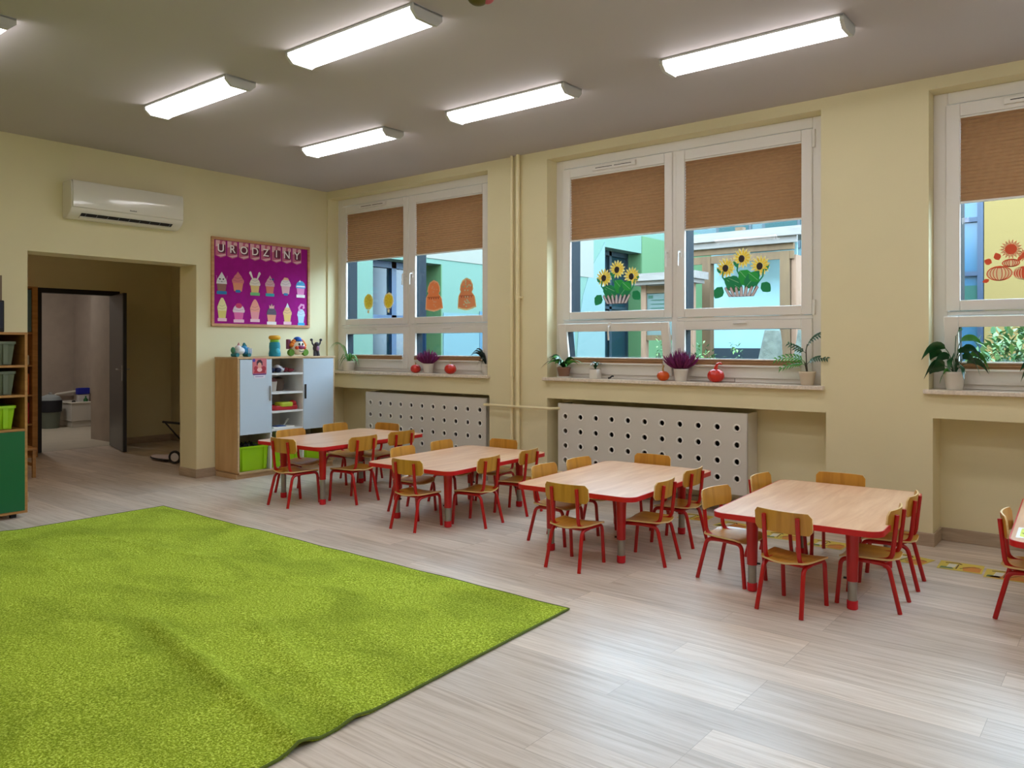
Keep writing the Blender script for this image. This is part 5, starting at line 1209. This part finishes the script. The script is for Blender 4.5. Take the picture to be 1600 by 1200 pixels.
# yellow wing on the right
t = thing('yellow_building', 'yellow rendered building with a tall blue window, seen through the right window', 'building', (-1.65, 12.2, GZ))
m = MB(); m.box(0, 0, 0, 7.5, .4, zz(4.0)); m.build('wall', fm_('fac_yellow', (255, 208, 104)), t)
m = MB(); m.box(-1.9, 1.2, 0, -.0, 1.4, zz(4.0)); m.box(-1.9, .2, 0, -1.6, 1.2, zz(4.0)); m.build('side_wall', fm_('fac_sidegreen', (150, 196, 140)), t)
bg_ = MB().box(-.42, .06, zz(1.0), -.001, .09, zz(3.95)).build('stair_glass', fm_('fac_blueglass', (90, 176, 226), .2), t)
m = MB()
for x in (-.42, -.08): m.box(x, .0, zz(1.0), x+.07, .055, zz(3.95))
for z_ in (1.75, 2.33, 3.06, 3.8): m.box(-.35, .0, zz(z_), -.081, .055, zz(z_)+.06)
m.build('stair_frame', fm_('fac_deepblue', (14, 84, 140), .4), t)
m = MB(); m.box(-.35, .03, zz(1.8), -.08, .054, zz(2.2)); m.build('green_panel', fm_('fac_teal', (20, 140, 116)), t)
# timber shelter
wd1, wd2, wd3 = woodmat('weathered_wood', s(120, 112, 106), s(104, 96, 90), (2, 20, 20), .8), woodmat('timber', s(96, 72, 44), s(78, 56, 34), (18, 18, 2), .8), woodmat('pink_timber', s(126, 96, 76), s(112, 82, 62), (18, 18, 2), .8)
t = thing('garden_shelter', 'timber garden shelter with pale weathered roof edge outside the middle window', 'shelter', (-4.1, 10.3, GZ))
m = MB(); m.box(-.86, -.34, zz(2.785), .76, -.30, zz(2.90)); m.build('upper_fascia', wd1, t)
m = MB(); m.box(-.82, -.29, zz(2.70), .70, -.25, zz(2.79)); m.build('lower_fascia', wd1, t)
m = MB(); m.box(-.8, -.24, zz(2.62), .64, -.18, zz(2.70)); m.box(-.8, -.24, zz(2.50), .64, -.20, zz(2.60)); m.build('beam', wd2, t)
m = MB(); m.prism([(-.34, zz(2.90)), (-.30, zz(2.905)), (1.5, zz(3.0)), (1.5, zz(2.95))], ((-.86, 0, 0), (0, 1, 0), (0, 0, 1), (1, 0, 0)), 0, 1.62); m.build('roof', wd1, t)
for x in (-.60, .47): MB().box(x, -.25, 0, x+.12, -.13, zz(2.6)).build('post', wd2, t)
for x in (-.78, .47): MB().box(x, 1.3, 0, x+.12, 1.42, zz(3.2)).build('post', wd2, t)
m = MB(); m.box(.60, -.20, 0, .66, .1, zz(2.55)); m.build('side_board', wd3, t)
m = MB(); m.box(-.76, .4, zz(1.35), .47, .43, zz(2.8)); m.build('back_panel', C('shelter_pale', 138, 170, 174), t)
m = MB(); m.box(-.76, .38, 0, .47, .45, zz(1.35)); m.build('base_board', fm_('shelter_slate', (70, 104, 124)), t)
# information board with its own small roof
t = thing('info_board', 'small roofed information board with a green printed sheet outside the middle window', 'notice board', (-5.15, 9.6, GZ))
m = MB(); m.box(-.30, -.16, zz(2.21), .62, .16, zz(2.26)); m.box(-.34, -.2, zz(2.262), .66, .2, zz(2.36)); m.build('roof', wd1, t)
for x in (-.22, .48): MB().box(x, -.04, 0, x+.075, .04, zz(2.21)).build('post', wd3, t)
m = MB(); m.box(-.145, -.03, zz(2.10), .48, .03, zz(2.20)); m.box(-.145, -.03, zz(1.46), .48, .03, zz(1.53)); m.build('rail', wd2, t)
m = MB(); m.box(-.143, -.012, zz(1.53), .478, .012, zz(2.10)); m.build('board', fm_('info_pale', (206, 236, 230)), t)
m = MB()
for k in range(6): m.box(-.08, -.015, zz(2.0)-k*.055, .38-(k % 3)*.07, -.0125, zz(2.012)-k*.055)
m.box(-.12, -.015, zz(2.03), -.05, -.0125, zz(2.07)); m.build('printed_lines', fm_('info_ink', (100, 176, 140)), t)
# tree trunks
bark = mat('bark', s(84, 88, 80), .9, var=.25, vscale=14, bump=.8, bscale=26)
for x, lb, r in ((-3.44, 'thicker grey-barked tree trunk outside the middle window', .13), (-3.09, 'thinner grey-barked tree trunk right of the thicker one', .075)):
    t = thing('tree_trunk', lb, 'tree trunk', (x, 9.15, GZ)); m = MB()
    m.tube([(0, 0, 0), (0, 0, .25), (.02, 0, .62), (.045, 0, .9), (.05, 0, 1.02)], [r*1.6, r*1.4, r*1.12, r*.85, r*.7], 18); m.build('trunk', bark, t)
# shrubs
random.seed(21)
def shrub(loc, sx, sy, sz, n, label, cols, lw=.035, group=None, kindn='shrub'):
    t = thing(kindn, label, 'shrub', loc, 0, group); ms = [MB() for _ in cols]
    for k in range(n):
        a = random.uniform(0, 2*pi); e = random.uniform(0, 1)**.5; x, y, z = sx*e*cos(a), sy*e*sin(a), sz*random.random()*(1-.4*e*e)
        d = Vector((random.uniform(-1, 1), random.uniform(-1, 1), random.uniform(-.2, 1))).normalized()*lw*1.6
        ms[k % len(cols)].leaf([(x, y, z), (x+d.x*.5, y+d.y*.5, z+d.z*.5+.004), (x+d.x, y+d.y, z+d.z)], [.004, lw*.7, .002])
    for i, mm in enumerate(ms): mm.build(('leaves', 'light_leaves', 'pale_leaves')[i], cols[i], t)
    m = MB()
    for k in range(5): a = 2*pi*k/5; m.tube([(0, 0, 0), (sx*.5*cos(a), sy*.5*sin(a), sz*.75)], .008, 5)
    m.build('stems', M['heatherst'], t)
lg, mg = C('bush_light', 74, 108, 40), C('bush_mid', 34, 78, 30); pg = C('bush_pale', 100, 124, 78)
shrub((-.20, 9.0, GZ), 1.2, .5, 1.25, 5200, 'dense light green bush behind the lower pane of the right window', [mg, lg, pg], .075)
shrub((-4.62, 8.7, GZ), .09, .09, 1.0, 150, 'narrow green plant outside, just right of the middle window mullion', [mg, lg])
shrub((-4.05, 8.7, GZ), .22, .15, .92, 420, 'low bright green plant outside behind the red pumpkin', [lg, mg])
shrub((-3.62, 8.6, GZ), .14, .12, .92, 260, 'small bright green plant outside, left of the tree trunks', [lg, mg])
shrub((-2.62, 10.9, GZ), .5, .4, 2.3, 900, 'tall green shrub outside, right of the garden shelter', [mg, lg], .06)
